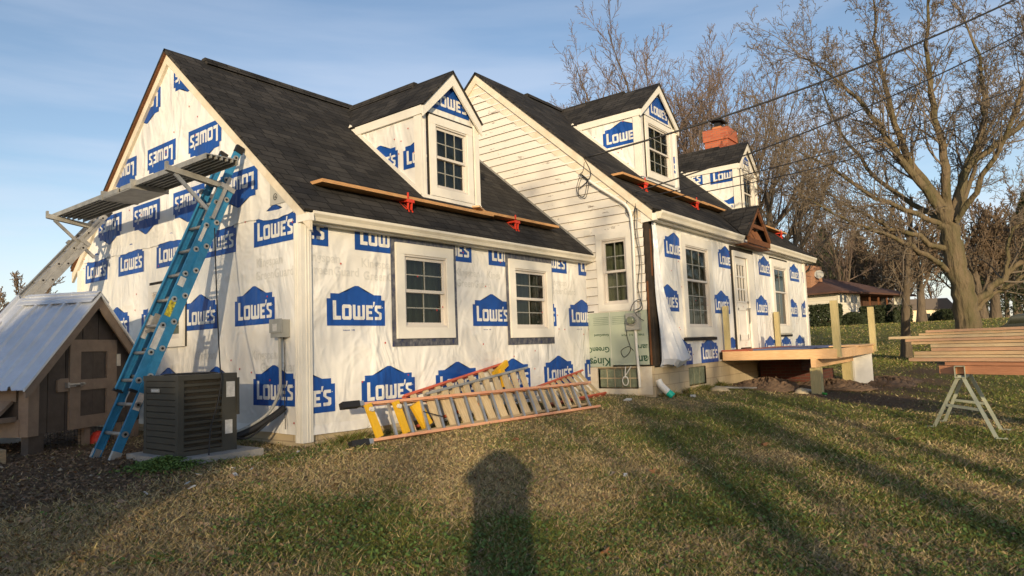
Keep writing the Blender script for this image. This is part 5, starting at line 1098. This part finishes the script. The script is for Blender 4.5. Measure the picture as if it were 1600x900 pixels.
    # leader continues
def tubes_mesh(name,branches,sides,m,parent,rmin,label=None):
    VV=[];FF=[];o0=0
    for lv,P,Rd in branches:
        k=sides[min(lv,len(sides)-1)]; n=len(P); T=np.gradient(P,axis=0); T/=np.linalg.norm(T,axis=1)[:,None]+1e-9
        ref=np.array([.31,.17,.93]); A=np.cross(T,ref); A/=np.linalg.norm(A,axis=1)[:,None]+1e-9; B=np.cross(T,A); q=np.arange(k)*2*np.pi/k
        rr=np.maximum(Rd,rmin)[:,None,None]; V=P[:,None,:]+rr*(np.cos(q)[None,:,None]*A[:,None,:]+np.sin(q)[None,:,None]*B[:,None,:])
        VV.append(V.reshape(-1,3)); idx=np.arange(n*k).reshape(n,k)+o0; nx=np.roll(idx,-1,axis=1); FF.append(np.stack([idx[:-1],idx[1:],nx[1:],nx[:-1]],-1).reshape(-1,4)); o0+=n*k
    V=np.concatenate(VV);F=np.concatenate(FF); off=np.array(world_loc(parent))/K if parent else 0
    me=bpy.data.meshes.new(name); me.vertices.add(len(V)); me.vertices.foreach_set('co',((V-off)*K).ravel()); me.loops.add(F.size); me.loops.foreach_set('vertex_index',F.ravel()); me.polygons.add(len(F)); me.polygons.foreach_set('loop_start',np.arange(0,F.size,4)); me.polygons.foreach_set('use_smooth',np.ones(len(F),bool)); me.update()
    me.materials.append(m); o=bpy.data.objects.new(name,me); C.objects.link(o); o.parent=parent; return o
def tree(label,x,y,height,rad,seed,maxl=4,prm=None,bark=M_bark2,twig=M_twig,rmin=.006,d0=(0,0,1),group=None,z=None,starts=None,name='bare_tree',split=1):
    P=dict(seg=[7,8,7,6,5,4],taper=[.35,.3,.3,.3,.4,.5],wob=[.05,.10,.13,.17,.2,.2],up=[.02,.05,.05,.03,.02,.0],n=[8,7,6,5,4,3],t0=[.3,.2,.15,.15,.1,.1],ang=[.75,.65,.65,.7,.8,.8],len=[.62,.5,.5,.5,.5,.5],rr=[.5,.55,.55,.55,.6,.6])
    if prm: P.update(prm)
    z=float(g(x,y))-.1 if z is None else z; rng=np.random.default_rng(seed); o=thing(name,label,'tree',(x,y,z),group=group); out=[]
    grow(rng,(x,y,z),d0,height*(.62 if maxl>2 else 1),rad,0,maxl,out,P)
    if starts:
        for (h,dv,ln,rr_) in starts:
            b0=out[0]; i=min(int(h*(len(b0[1])-1)),len(b0[1])-2); grow(rng,b0[1][i],dv,ln,rr_,1,maxl,out,P)
    tr=[b for b in out if b[0]<=split]; cr=[b for b in out if b[0]>split]
    b0=tr[0]; b0[2][0]*=1.25
    tubes_mesh('trunk',tr,[12,8,6],bark,o,rmin*1.5); 
    if cr: tubes_mesh('crown',cr,[6,6,5,4,3,3],twig,o,rmin)
    return o
# the great tree at the right edge (laid out by hand where the picture shows its limbs)
def big_tree():
    x,y=22.0,-5.3; z=float(g(x,y))-.2; rng=np.random.default_rng(5)
    o=thing('bare_tree','huge bare tree with thick mossy trunk behind the lumber stack','tree',(x,y,z)); out=[]
    r=np.array([.6225+.0,-.783,0]); r=np.array([math.cos(R(52.4)),-math.sin(R(52.4)),0]); f=np.array([math.sin(R(52.4)),math.cos(R(52.4)),0]); u=np.array([0,0,1.])
    def W(a,b,c=0): return np.array([x,y,z])+r*a+u*b+f*c
    def limb(pts,r0,r1,level=1,prm=None):
        P=np.array([W(*p) for p in pts]); # smooth resample
        t=np.linspace(0,len(P)-1,len(P)*4); k=np.minimum(t.astype(int),len(P)-2); fr=(t-k)[:,None]; Q=P[k]*(1-fr)+P[k+1]*fr; Q[1:-1]=(Q[:-2]+Q[1:-1]*2+Q[2:])/4; Q[1:-1]+=rng.normal(0,.04,(len(Q)-2,3)); R_=np.linspace(r0,r1,len(Q)); out.append((level,Q,R_))
        return Q,R_
    prm=dict(seg=[5,6,6,5,5,4],taper=[.3,.25,.25,.3,.35,.5],wob=[.06,.11,.14,.17,.2,.2],up=[.02,.06,.05,.02,.01,0],n=[6,7,6,5,4,3],t0=[.2,.12,.12,.1,.1,.1],ang=[.7,.62,.65,.75,.8,.8],len=[.6,.42,.50,.52,.52,.5],rr=[.5,.50,.52,.55,.6,.6])
    limb([(0,0),(0,1.0),(-.04,2.2),(-.16,3.2),(-.32,4.6),(-.35,5.4)],.42,.27,0); out[-1][2][:3]=[.56,.49,.45]
    main=[([(-.1,5.2),(-1.0,6.6),(-2.0,8.2),(-3.5,9.8),(-4.6,11.2,1)],.26,.09),
          ([(0,5.3),(-.9,7.2,.3),(-1.4,9.2,.4),(-1.7,11.2,.4),(-1.7,13.6,.2)],.26,.08),
          ([(.05,5.3),(-.1,7,-.3),(-.5,9,-.5),(-.6,11,-.7),(-.4,14,-1)],.28,.08),
          ([(.15,5.2),(.8,6.8),(1.5,8.0),(1.9,9.8,.3),(1.5,12.4,.5)],.30,.09),
          ([(.8,6.8),(2.2,8.0,-.6),(3.6,9.2,-1),(5,11.2,-1.2)],.20,.06),
          ([(.1,4.6),(1.4,6.2,1),(2.6,8.2,1.6),(3.3,10.6,2)],.20,.06),
          ([(-.1,4.1),(-1.8,4.8),(-3.6,5.4,-.2),(-5.2,6.2,-.3)],.18,.05),
          ([(-.1,4.9),(-2.4,6.0,.4),(-4.5,7.4,.6),(-6.6,8.0,.6)],.17,.05),
          ([(-.2,3.3),(-1.6,4.0,-.6),(-3.4,4.6,-1),(-5.6,5.2,-1.3),(-7.0,5.9,-1.3)],.17,.05),
          ([(.3,2.2),(1.2,3.0,-.3),(2.0,3.9,-.5),(3.2,4.6,-.8),(5.2,5.4,-1)],.24,.08),
          ([(.3,2.0),(1.5,2.7,.3),(2.8,3.3,.5),(4.6,3.6,.6)],.18,.06),
          ([(1.25,3.05,-.3),(1.7,4.6,-.5),(3.2,5.3,-.6),(5.4,5.0,-.7)],.11,.05),
          ([(-.05,5.0,.3),(-1.2,7.0,2),(-2.2,9.5,3),(-2.8,12,3.4)],.17,.05),
          ([(.1,5.0,-.3),(.6,7.0,-2),(1.0,9.5,-3),(.6,12,-3.4)],.17,.05)]
    for pts,r0,r1 in main:
        pts=[(p[0]-(.34 if p[1]>4 else .1),)+tuple(p[1:]) for p in pts]; pts=[((p[0] if p[0]>-2 else -2+(p[0]+2)*.72),)+tuple(p[1:]) for p in pts]
        Q,Rr=limb(pts,r0*.58,r1*.26); n=len(Q); az=rng.random()*6
        L=np.linalg.norm(np.diff(Q,axis=0),axis=1).sum()
        m=int(L*3.2)
        for _ in range(3): grow(rng,Q[-1],Q[-1]-Q[-2]+rng.normal(0,.12,3),rng.uniform(2,3.2),Rr[-1]*.8,2,5,out,prm)
        for k in range(m):
            t=.22+.78*(k+rng.random())/m; i=min(int(t*(n-1)),n-2); dd=Q[i+1]-Q[i]; dd/=np.linalg.norm(dd); az+=2.4; a=np.cross(dd,[.1,.2,1]); a/=np.linalg.norm(a); b=np.cross(dd,a); an=rng.uniform(.4,.9)
            nd=dd*math.cos(an)+(a*math.cos(az)+b*math.sin(az))*math.sin(an); nd[2]+=.12
            grow(rng,Q[i],nd,rng.uniform(1.3,3.0)*(1.15-.45*t),Rr[i]*.32,2,5,out,prm)
    for lv,Q,Rr in out[:0]: pass
    tubes_mesh('trunk',[b for b in out if b[0]<=1],[20,12],M_bark,o,.02); tubes_mesh('crown',[b for b in out if b[0]>1],[6,6,5,4,3,3],M_twig,o,.0075)
big_tree()
# slim tree left of it
tree('slim bare tree with dark trunk between the deck and the big tree',25.6,-2.95,10.5,.19,61,4,dict(n=[13,6,5,4,3,3],t0=[.32,.15,.15,.1,.1,.1],wob=[.03,.14,.16,.2,.2,.2],len=[.50,.5,.5,.5,.5,.5],rr=[.34,.5,.5,.5,.6,.6],taper=[.3,.3,.3,.3,.4,.5]),bark=M_bark2,rmin=.008)
UP=dict(n=[9,7,6,6,4,3],t0=[.22,.15,.15,.12,.1,.1],ang=[.50,.48,.5,.6,.7,.8],up=[.03,.09,.09,.06,.03,0],len=[.72,.52,.5,.5,.5,.5],rr=[.5,.5,.52,.55,.6,.6],wob=[.05,.09,.12,.15,.2,.2])
def P_at(depth,px):   # ground point seen at column px at that distance
    lat=(px-800)/1056.57*depth; return CAM.x+FH[0]*depth+RH[0]*lat, CAM.y+FH[1]*depth+RH[1]*lat
UP2=dict(UP,n=[15,9,7,6,4,3],len=[.86,.55,.52,.5,.5,.5],ang=[.62,.5,.5,.6,.7,.8],t0=[.16,.12,.1,.1,.1,.1])
for k,(dep,px_,h,r_,tw_,lb) in enumerate(((37,1030,19.2,.34,M_twigred,'tall bare tree rising behind the tall roof, topmost of the group'),(41,1122,17.0,.34,M_twigred,'bare tree directly behind the chimney'),(43,1185,18.5,.36,M_twigred,'broad bare tree just right of the chimney'),(38,1212,14.5,.36,M_twig,'bare tree whose leaning stems show right of the small porch gable'),
        (38,958,13.6,.24,M_twigred,'bare tree left of the tall one, half hidden by the left dormer'),(44,868,13.6,.18,M_twigfar,'sparse bare tree whose tips show just right of the siding gable peak'),(70,1318,16,.30,M_twigred,'bare tree with twiggy crown between the broad one and the big tree'),(47,1078,17.5,.3,M_twigred,'bare tree between the tall one and the chimney'),(40,990,17.0,.28,M_twigred,'bare tree close on the left side of the tall one'))):
    x,y=P_at(dep,px_); tree(lb,x,y,h,r_,71+k,4,dict(UP2),twig=tw_,rmin=.0105,group='bare trees behind the house')

for k,(dep,px_,h,r_,lb,tw_) in enumerate(((52,1437,11,.34,'bare tree with pale trunk in front of the far white house',M_twigfar),(58,1533,11,.38,'bare tree just right of the big trunk',M_twigfar),(60,1552,11.5,.45,'pale forked bare tree at the right edge beyond the lumber',M_twigfar),(84,1376,15,.5,'bare tree standing directly behind the brick ranch house',M_twigfar),(90,1330,14,.5,'bare tree behind the ranch chimney',M_twigfar),(70,1585,13,.3,'thin bare tree at the extreme right',M_twigfar),(80,1500,13,.4,'bare tree hidden partly by the big trunk',M_twigfar),(78,1405,12,.4,'bare tree behind the right end of the ranch house',M_twigfar),(75,1570,12,.25,'slender pale tree second from the right edge',M_twigfar))):
    x,y=P_at(dep,px_); tree(lb,x,y,h,r_,90+k,4,dict(UP,n=[12,8,7,6,4,3],t0=[.28,.15,.12,.1,.1,.1],ang=[.7,.6,.6,.6,.7,.8]),twig=tw_,rmin=.028,group='far bare trees beyond the lawn')
for k,(dep,px_,h,lb) in enumerate(((34,52,6.4,'leafless tree beyond the coop at the left edge'),(38,100,5.6,'low leafless tree just right of the left-edge one'),(30,-12,5.4,'purplish twigs of a tree entering from the left edge'),(60,20,8,'small far bare tree low on the left horizon'),(60,85,8,'second small far bare tree on the left horizon'))):
    x,y=P_at(dep,px_); tree(lb,x,y,h,.16,120+k,4,dict(UP,n=[9,7,6,5,4,3],ang=[.8,.6,.6,.6,.7,.8],t0=[.15,.15,.12,.1,.1,.1]),twig=M_twigfar,rmin=.016,group='bare trees left of the coop')
# evergreens
def evergreen(label,x,y,h,w,seed,n=9000,m=M_needle,group=None):
    rg=np.random.default_rng(seed); z0=float(g(x,y)); o=thing('evergreen_tree',label,'tree',(x,y,z0),group=group); mb=MB(); mb.tube([(x,y,z0),(x,y,z0+h*.95)],[w*.07,.03],8); mb.build('trunk',M_bark2,o)
    t=rg.random(n)**.75; a=rg.random(n)*6.283; nb=26; br=(np.floor(t*nb)+rg.random(n)*.3)/nb; lob=.55+.45*np.abs(np.sin(a*2.5+np.floor(t*nb)*1.9)); rr=w*(1-br)**.8*lob*(.35+.65*rg.random(n)**.5)*.9+.05; zz=z0+h*.08+h*.92*br-rr*.22*rg.random(n)
    P=np.stack([x+rr*np.cos(a),y+rr*np.sin(a),zz],1); s=h*.022*(.5+rg.random(n)); U=rg.normal(0,1,(n,3)); U/=np.linalg.norm(U,axis=1)[:,None]; V_=np.cross(U,rg.normal(0,1,(n,3))); V_/=np.linalg.norm(V_,axis=1)[:,None]
    Q=np.stack([P-U*s[:,None],P+V_*s[:,None]*.45,P+U*s[:,None]],1).reshape(-1,3); off=np.array(world_loc(o))/K
    c=raw_mesh('crown',Q-off,np.arange(3*n).reshape(-1,3),None,m,None); c.parent=o
for k,(dep,px_,h,w,lb) in enumerate(((88,1292,13.5,4.6,'dark pine behind the chimney of the ranch house'),(95,1345,14,5,'second dark pine right of the ranch chimney'),(62,1620,12,4.2,'tall dark evergreen cut by the right edge'),(96,1540,8,3.5,'evergreen behind the pale forked tree'))):
    x,y=P_at(dep,px_); evergreen(lb,x,y,h,w,200+k,group='evergreens beyond the lawn')
def woodland():
    rg=np.random.default_rng(77); out=[]; prm=dict(seg=[4,4,3,3],taper=[.3,.3,.3,.4],wob=[.05,.12,.15,.2],up=[.03,.08,.06,.04],n=[12,9,7,4],t0=[.15,.12,.1,.1],ang=[.6,.6,.6,.7],len=[.5,.5,.5,.5],rr=[.45,.5,.5,.55])
    for k in range(15):
        px_=1255+rg.random()*430; dep=95+rg.random()*50; x,y=P_at(dep,px_); grow(rg,(x,y,float(g(x,y))),(0,0,1),9+rg.random()*5,.28,0,3,out,prm)
    o=tubes_mesh('woodland',out,[5,4,3,3],mat('woodland_twig',(.15,.10,.065),.95,var=.4,vscale=.2),None,.045); o['kind']='stuff'
woodland()
# trees behind the camera whose shadows stripe the lawn and the walls
SF=np.array([math.sin(R(50.8)),math.cos(R(50.8))]); SR=np.array([math.cos(R(50.8)),-math.sin(R(50.8))])
BK=dict(n=[8,6,5,4,3,3],t0=[.42,.25,.2,.15,.1,.1],ang=[.7,.6,.6,.6,.7,.8],rr=[.42,.5,.5,.55,.6,.6])
for k,(lat,back,h,r_) in enumerate(((1.95,19,13,.27),(3.6,26,15,.42),(4.9,22,13,.25),(9.0,30,15,.40),(13.5,34,15,.45),(-4.6,40,17,.35),(.9,62,21,.26),(-1.9,58,20,.26))):
    x,y=CAM.x-SF[0]*back+SR[0]*lat, CAM.y-SF[1]*back+SR[1]*lat
    tree('bare tree behind the photographer, '+['nearest to the right','second to the right','third to the right','fourth to the right','outermost to the right','outermost to the left','far off and almost straight behind','far off and slightly to the left'][k],x,y,h,r_,300+k,4,BK,rmin=.012,group='bare trees behind the photographer')
def shade_evergreen(label,lat,back,w,hb,h,seed,n=14000):  # unseen raised crowns, added and shaped to shade the coop and heat pump
    x,y=CAM.x-SF[0]*back+SR[0]*lat, CAM.y-SF[1]*back+SR[1]*lat; z0=float(g(x,y)); rg=np.random.default_rng(seed); o=thing('evergreen_tree',label,'tree',(x,y,z0),group='shade evergreens added behind the photographer')
    mb=MB(); mb.tube([(x,y,z0),(x,y,z0+h*.9)],[.14,.05],8); mb.build('trunk',M_bark2,o)
    t=rg.random(n); a=rg.random(n)*6.283; rr=w*np.sqrt(np.clip(1-t**3,0.02,1))*np.sqrt(rg.random(n))*(.85+.2*np.sin(a*4+seed)); P=np.stack([x+rr*np.cos(a),y+rr*np.sin(a),z0+hb+(h-hb)*t*(.85+.25*np.sin(a*3+seed))+.25*np.sin(a*5)*(1-t)],1); s=.12*(.5+rg.random(n)); U=rg.normal(0,1,(n,3)); U/=np.linalg.norm(U,axis=1)[:,None]; V_=np.cross(U,rg.normal(0,1,(n,3))); V_/=np.linalg.norm(V_,axis=1)[:,None]
    Q=np.stack([P-U*s[:,None],P+V_*s[:,None],P+U*s[:,None]],1).reshape(-1,3); off=np.array(world_loc(o))/K; c=raw_mesh('crown',Q-off,np.arange(3*n).reshape(-1,3),None,M_bush,None); c.parent=o
for k,(lat,hb,hh) in enumerate(((-4.2,3.3,4.95),(-6.0,3.2,6.3),(-8.2,3.2,6.8),(-10.6,3.1,6.6))): shade_evergreen('shade evergreen added behind the photographer, %s from the lawn'%['first','second','third','fourth'][k],lat,12,1.45,hb,hh,400+k)

# ------------------------------------------------------------------ neighbour's house and far things
def ranch():
    cx,cy=P_at(60,1308); base=float(g(cx,cy))-.3; z0=base+.3
    a=R(40); rv=Vector((RH[0],RH[1],0)); fv=Vector((FH[0],FH[1],0)); E=rv*math.cos(a)+fv*math.sin(a); D=-rv*math.sin(a)+fv*math.cos(a)
    o=thing('ranch_house','low white ranch house with brown hip roof across the lawn','house',(cx,cy,z0)); O=Vector((cx,cy,z0))
    fl=Fr(O,E,(-D)); fe=Fr(O,-D,-E)
    H=3.05; L1,L2=4.6,15.4
    def P(e,d,z): return O+E*e+D*d+Vector((0,0,z))
    def lapbox(fr,u0,u1,mb): lap(fr,rect(u0,u1,.6,H),[],.22,mb,.6)
    mb=MB(); lapbox(fl,0,L1,mb); lapbox(fe,-9,0,mb); mb.build('siding',[M_nbwall,MATS['siding_butt_shade']],o)
    mb=MB(); lap(fl,rect(12.4,L2,.3,H),[],.22,mb,.3); mb.poly([P(L1,.8,0),P(L1,3,0),P(L1,3,H),P(L1,.8,H)]); w=mb.build('siding',[M_nbwall,MATS['siding_butt_shade']],o,label='white wall at the right end')
    mb=MB(); mb.box8([P(-.02,-.02,-.5),P(L2,-.02,-.5),P(L2,9,-.5),P(-.02,9,-.5),P(-.02,-.02,.6),P(L2,-.02,.6),P(L2,9,.6),P(-.02,9,.6)]); mb.build('brick_base',M_nbbrick,o)
    mb=MB(); mb.box8([P(L1,1.2,.6),P(12.4,1.2,.6),P(12.4,1.3,.6),P(L1,1.3,.6),P(L1,1.2,H),P(12.4,1.2,H),P(12.4,1.3,H),P(L1,1.3,H)]); mb.build('recessed_wall',mat('recess_shade_wall',(.10,.05,.03),.9,var=.3),o)  # shade of the porch recess painted into the wall colour
    for u0,u1,z_,z2,m_ in ((.4,.9,2.1,2.8,0),(1.2,1.7,2.1,2.8,0),(2.6,3.1,2.1,2.8,0),(3.4,3.9,2.1,2.8,0),(13.4,14.6,1.2,2.1,0)):
        mb=MB(); fl.box(mb,u0-.08,u1+.08,z_-.08,z2+.08,.03,.05); f_=mb.build('window',M_trim,o); mb=MB(); fl.box(mb,u0,u1,z_,z2,.05,.055); mb.build('pane',mat('dark_glass',(.02,.025,.03),.1),f_)
    mb=MB(); fe.box(mb,-4.9,-2.9,1.7,2.75,.03,.05); f_=mb.build('window',M_trim,o); mb=MB(); fe.box(mb,-4.8,-3.0,1.8,2.65,.05,.055); mb.build('pane',MATS['dark_glass'],f_)
    for e in (7,9,11): mb=MB(); mb.beam(P(e,.1,.4),P(e,.1,H),.15,.15,(1,0,0)); mb.build('porch_post',M_brownwood,o)
    ov=.8; zr=1.9
    A,B_,C_,D_=P(-ov,-ov,H),P(L2+ov,-ov,H),P(L2+ov,9+ov,H),P(-ov,9+ov,H); r0,r1=P(4.5,4.5,H+zr),P(L2-4.5,4.5,H+zr)
    mb=MB()
    for q in ([A,B_,r1,r0],[B_,C_,r1],[C_,D_,r0,r1],[D_,A,r0]): mb.slab(q,.12)
    mb.box8([P(-ov,-ov,H-.14),P(L2+ov,-ov,H-.14),P(L2+ov,9+ov,H-.14),P(-ov,9+ov,H-.14),P(-ov,-ov,H-.02),P(L2+ov,-ov,H-.02),P(L2+ov,9+ov,H-.02),P(-ov,9+ov,H-.02)]); rf=mb.build('roof',M_nbroof,o)
    c=P(1.5,5.5,0); 
    mb=MB(); e0,e1,d0,d1=1.1,3.4,2.8,4.0; mb.box8([P(e0,d0,H),P(e1,d0,H),P(e1,d1,H),P(e0,d1,H),P(e0,d0,H+2.75),P(e1,d0,H+2.75),P(e1,d1,H+2.75),P(e0,d1,H+2.75)]); ch=mb.build('chimney',M_nbbrick,rf)
    dp=thing('satellite_dish','grey satellite dish on the ranch house chimney','satellite dish',tuple(P(2.2,d0-.3,H+1.9))); q=P(2.2,d0-.3,H+1.9); mb=MB(); n_=-(rv*.3+fv)*1; n_.z=.3; n_.normalize(); mb.tube([q,q+n_*.06],[.12,.42],16); mb.build('bowl',M_grey,dp)
    mb=MB(); mb.beam(q,P(2.2,d0,H+1.7),.05,.05); mb.build('arm',M_grey,dp)
    return P
ranch()
def bush(label,x,y,w,h,seed,n=5000,sq=False,group='clipped bushes by the ranch house'):
    rg=np.random.default_rng(seed); z0=float(g(x,y)); o=thing('bush',label,'bush',(x,y,z0),group=group); a=rg.random(n)*6.283; t=rg.random(n)
    if sq: rr=w/np.maximum(np.abs(np.cos(a)),np.abs(np.sin(a)))**.8*(.85+.15*rg.random(n)); zz=h*t; top=rg.random(n)<.3; rr=np.where(top,rr*rg.random(n)**.5,rr); zz=np.where(top,h*(.96+.06*rg.random(n)),zz)
    else: ph=np.arccos(t); rr=w*np.sin(ph)*(.85+.2*rg.random(n)); zz=h*np.cos(ph)*(.9+.15*rg.random(n))
    P=np.stack([x+rr*np.cos(a),y+rr*np.sin(a),z0+zz],1); s=.11*(.6+rg.random(n)); U=rg.normal(0,1,(n,3)); U/=np.linalg.norm(U,axis=1)[:,None]; V_=np.cross(U,rg.normal(0,1,(n,3))); V_/=np.linalg.norm(V_,axis=1)[:,None]
    Q=np.stack([P-U*s[:,None],P+V_*s[:,None],P+U*s[:,None]],1).reshape(-1,3); off=np.array(world_loc(o))/K; c=raw_mesh('foliage',Q-off,np.arange(3*n).reshape(-1,3),None,M_bush,None); c.parent=o
for dep,px_,w,h,sq,lb in ((57,1289,1.15,1.75,True,'large square-clipped dark bush at the left corner of the ranch house'),(56.5,1330,1.0,1.0,False,'low rounded bush under the ranch windows'),(57,1345,.8,.8,False,'small rounded bush right of the low one'),(58,1372,1.4,1.5,True,'long clipped hedge in front of the ranch porch, left half'),(60,1393,1.4,1.5,True,'long clipped hedge in front of the ranch porch, right half'),(80,1475,1.9,1.7,False,'round dark bush in front of the far white house')):
    x,y=P_at(dep,px_); bush(lb,x,y,w,h,int(px_),sq=sq)
x,y=P_at(105,1455); zz=float(g(x,y)); fh=thing('white_house','long pale house with low grey roof far beyond the lawn','house',(x,y,zz)); rv=Vector((RH[0],RH[1],0)); fv=Vector((FH[0],FH[1],0)); O=Vector((x,y,zz)); fr=Fr(O,rv,-fv)
mb=MB(); fr.box(mb,-7.5,3.2,0,2.6,-6,0); fr.box(mb,3.2,9,0,2.2,-6,-2); mb.build('wall',M_farwhite,fh); mb=MB(); fr.prism(mb,[(-8,2.62),(3.7,2.62),(2.2,4.3),(-6.5,4.3)],-6.3,.4); fr.prism(mb,[(3.2,2.22),(9.3,2.22),(8,3.4),(3.2,3.4)],-6.2,-1.7); mb.build('roof',mat('far_grey_roof',(.12,.10,.09),.9),fh)
for u in (-5,-1.5,1.2): mb=MB(); fr.box(mb,u,u+1.1,.9,2.0,0,.03); mb.build('window',MATS['dark_glass'],fh)
x,y=P_at(50,1524); zz=float(g(x,y)); mb=MB(); mb.beam((x,y,zz),(x,y,zz+1.7),.10,.10,(1,0,0)); mb.beam((x-.03,y,zz+1.7),(x+.03,y,zz+1.7),.16,.04); mb.build('marker_post',M_trim,None,label='white square post standing on the lawn right of the big trunk',category='post',loc=(x,y,zz))
# parked dark car, only its roof shows over the lumber
def car(x,y,rz):
    z0=float(g(x,y)); o=thing('parked_car','dark parked car whose roof shows above the lumber at the right edge','car',(x,y,z0),rz); mk=mat('dark_car_paint',(.02,.022,.03),.25)
    prof=[(-2.3,.4),(-2.3,.75),(-1.6,.85),(-1.1,1.22),(-.2,1.30),(.6,1.24),(1.3,.88),(2.2,.75),(2.35,.45),(2.2,.25),(-2.2,.25)]
    mb=MB(); mb.ext([(a,-.9,b) for a,b in prof],(0,1.8,0)); mb.build('body',mk,o,local=True,bevel=.05)
    mb=MB(); 
    for yy in (-.905,.903): mb.ext([(-1.15,yy,.88),(1.05,yy,.88),(.5,yy,1.18),(-.95,yy,1.18)],(0,.004,0))
    mb.build('window',MATS['dark_glass'],o,local=True)
    for xx in (-1.45,1.4):
        for yy in (-.93,.72): mb=MB(); mb.tube([(xx,yy,.34),(xx,yy+.22,.34)],.34,20); w=mb.build('wheel',M_black,o,local=True); mb=MB(); mb.tube([(xx,yy-.005,.34),(xx,yy+.225,.34)],.2,14); mb.build('rim',M_alu,w,local=True)
x,y=P_at(30,1622); car(x,y,R(20))

# ------------------------------------------------------------------ the photographer (stands behind the camera, casts the shadow)
def person():
    back=.42; x,y=CAM.x-SF[0]*back, CAM.y-SF[1]*back; z=gz(x,y); f=Vector((SF[0],SF[1],0)); r=Vector((SR[0],SR[1],0)); u=Vector((0,0,1)); h=2.13
    o=thing('person','person in a winter coat holding up a phone behind the camera','person',(x,y,z)); B=lambda a,b,c: (r*a+f*b+u*(c*h))
    J=[('pel',0,0,.50,.17),('sp',0,0,.61,.18),('ch',0,0,.74,.19),('nk',0,.01,.84,.12),('hd',0,.03,.875,.115),('ht',0,.03,.93,.105)]
    idx={};V=[];Rr=[];E=[]
    def add(n,a,b,c,rad,par=None): idx[n]=len(V);V.append(B(a,b,c)*K);Rr.append(rad*K); (E.append((idx[par],idx[n])) if par else None)
    prev=None
    for n,a,b,c,rad in J: add(n,a,b,c,rad,prev); prev=n
    for s_,q in ((-1,'l'),(1,'r')):
        add('sh'+q,s_*.22,.02,.815,.11,'ch'); add('el'+q,s_*.27,.22,.765,.09,'sh'+q); add('wr'+q,s_*.12,.38,.86,.05,'el'+q); add('ha'+q,s_*.07,.42,.87,.05,'wr'+q)
        add('hp'+q,s_*.11,0,.46,.13,'pel'); add('kn'+q,s_*.12,.02,.26,.10,'hp'+q); add('an'+q,s_*.14,0,.04,.055,'kn'+q); add('to'+q,s_*.16,.17,.02,.045,'an'+q)
    me=bpy.data.meshes.new('body'); me.from_pydata([tuple(v) for v in V],E,[]); ob=bpy.data.objects.new('body',me); C.objects.link(ob); ob.parent=o
    ob.modifiers.new('skin','SKIN'); ob.modifiers.new('sub','SUBSURF').render_levels=2
    if not me.skin_vertices: bpy.context.view_layer.objects.active=ob; me.skin_vertices
    for i,sv_ in enumerate(me.skin_vertices[0].data): sv_.radius=(Rr[i],Rr[i]); sv_.use_root=(i==0)
    me.materials.append(mat('dark_coat_cloth',(.04,.05,.07),.8))
    mb=MB(); c=f*.40+u*(.88*h); mb.beam(c-r*.09,c+r*.09,.012,.085); mb.build('phone',M_black,o,local=True)
person()
print('objects',len(bpy.data.objects))
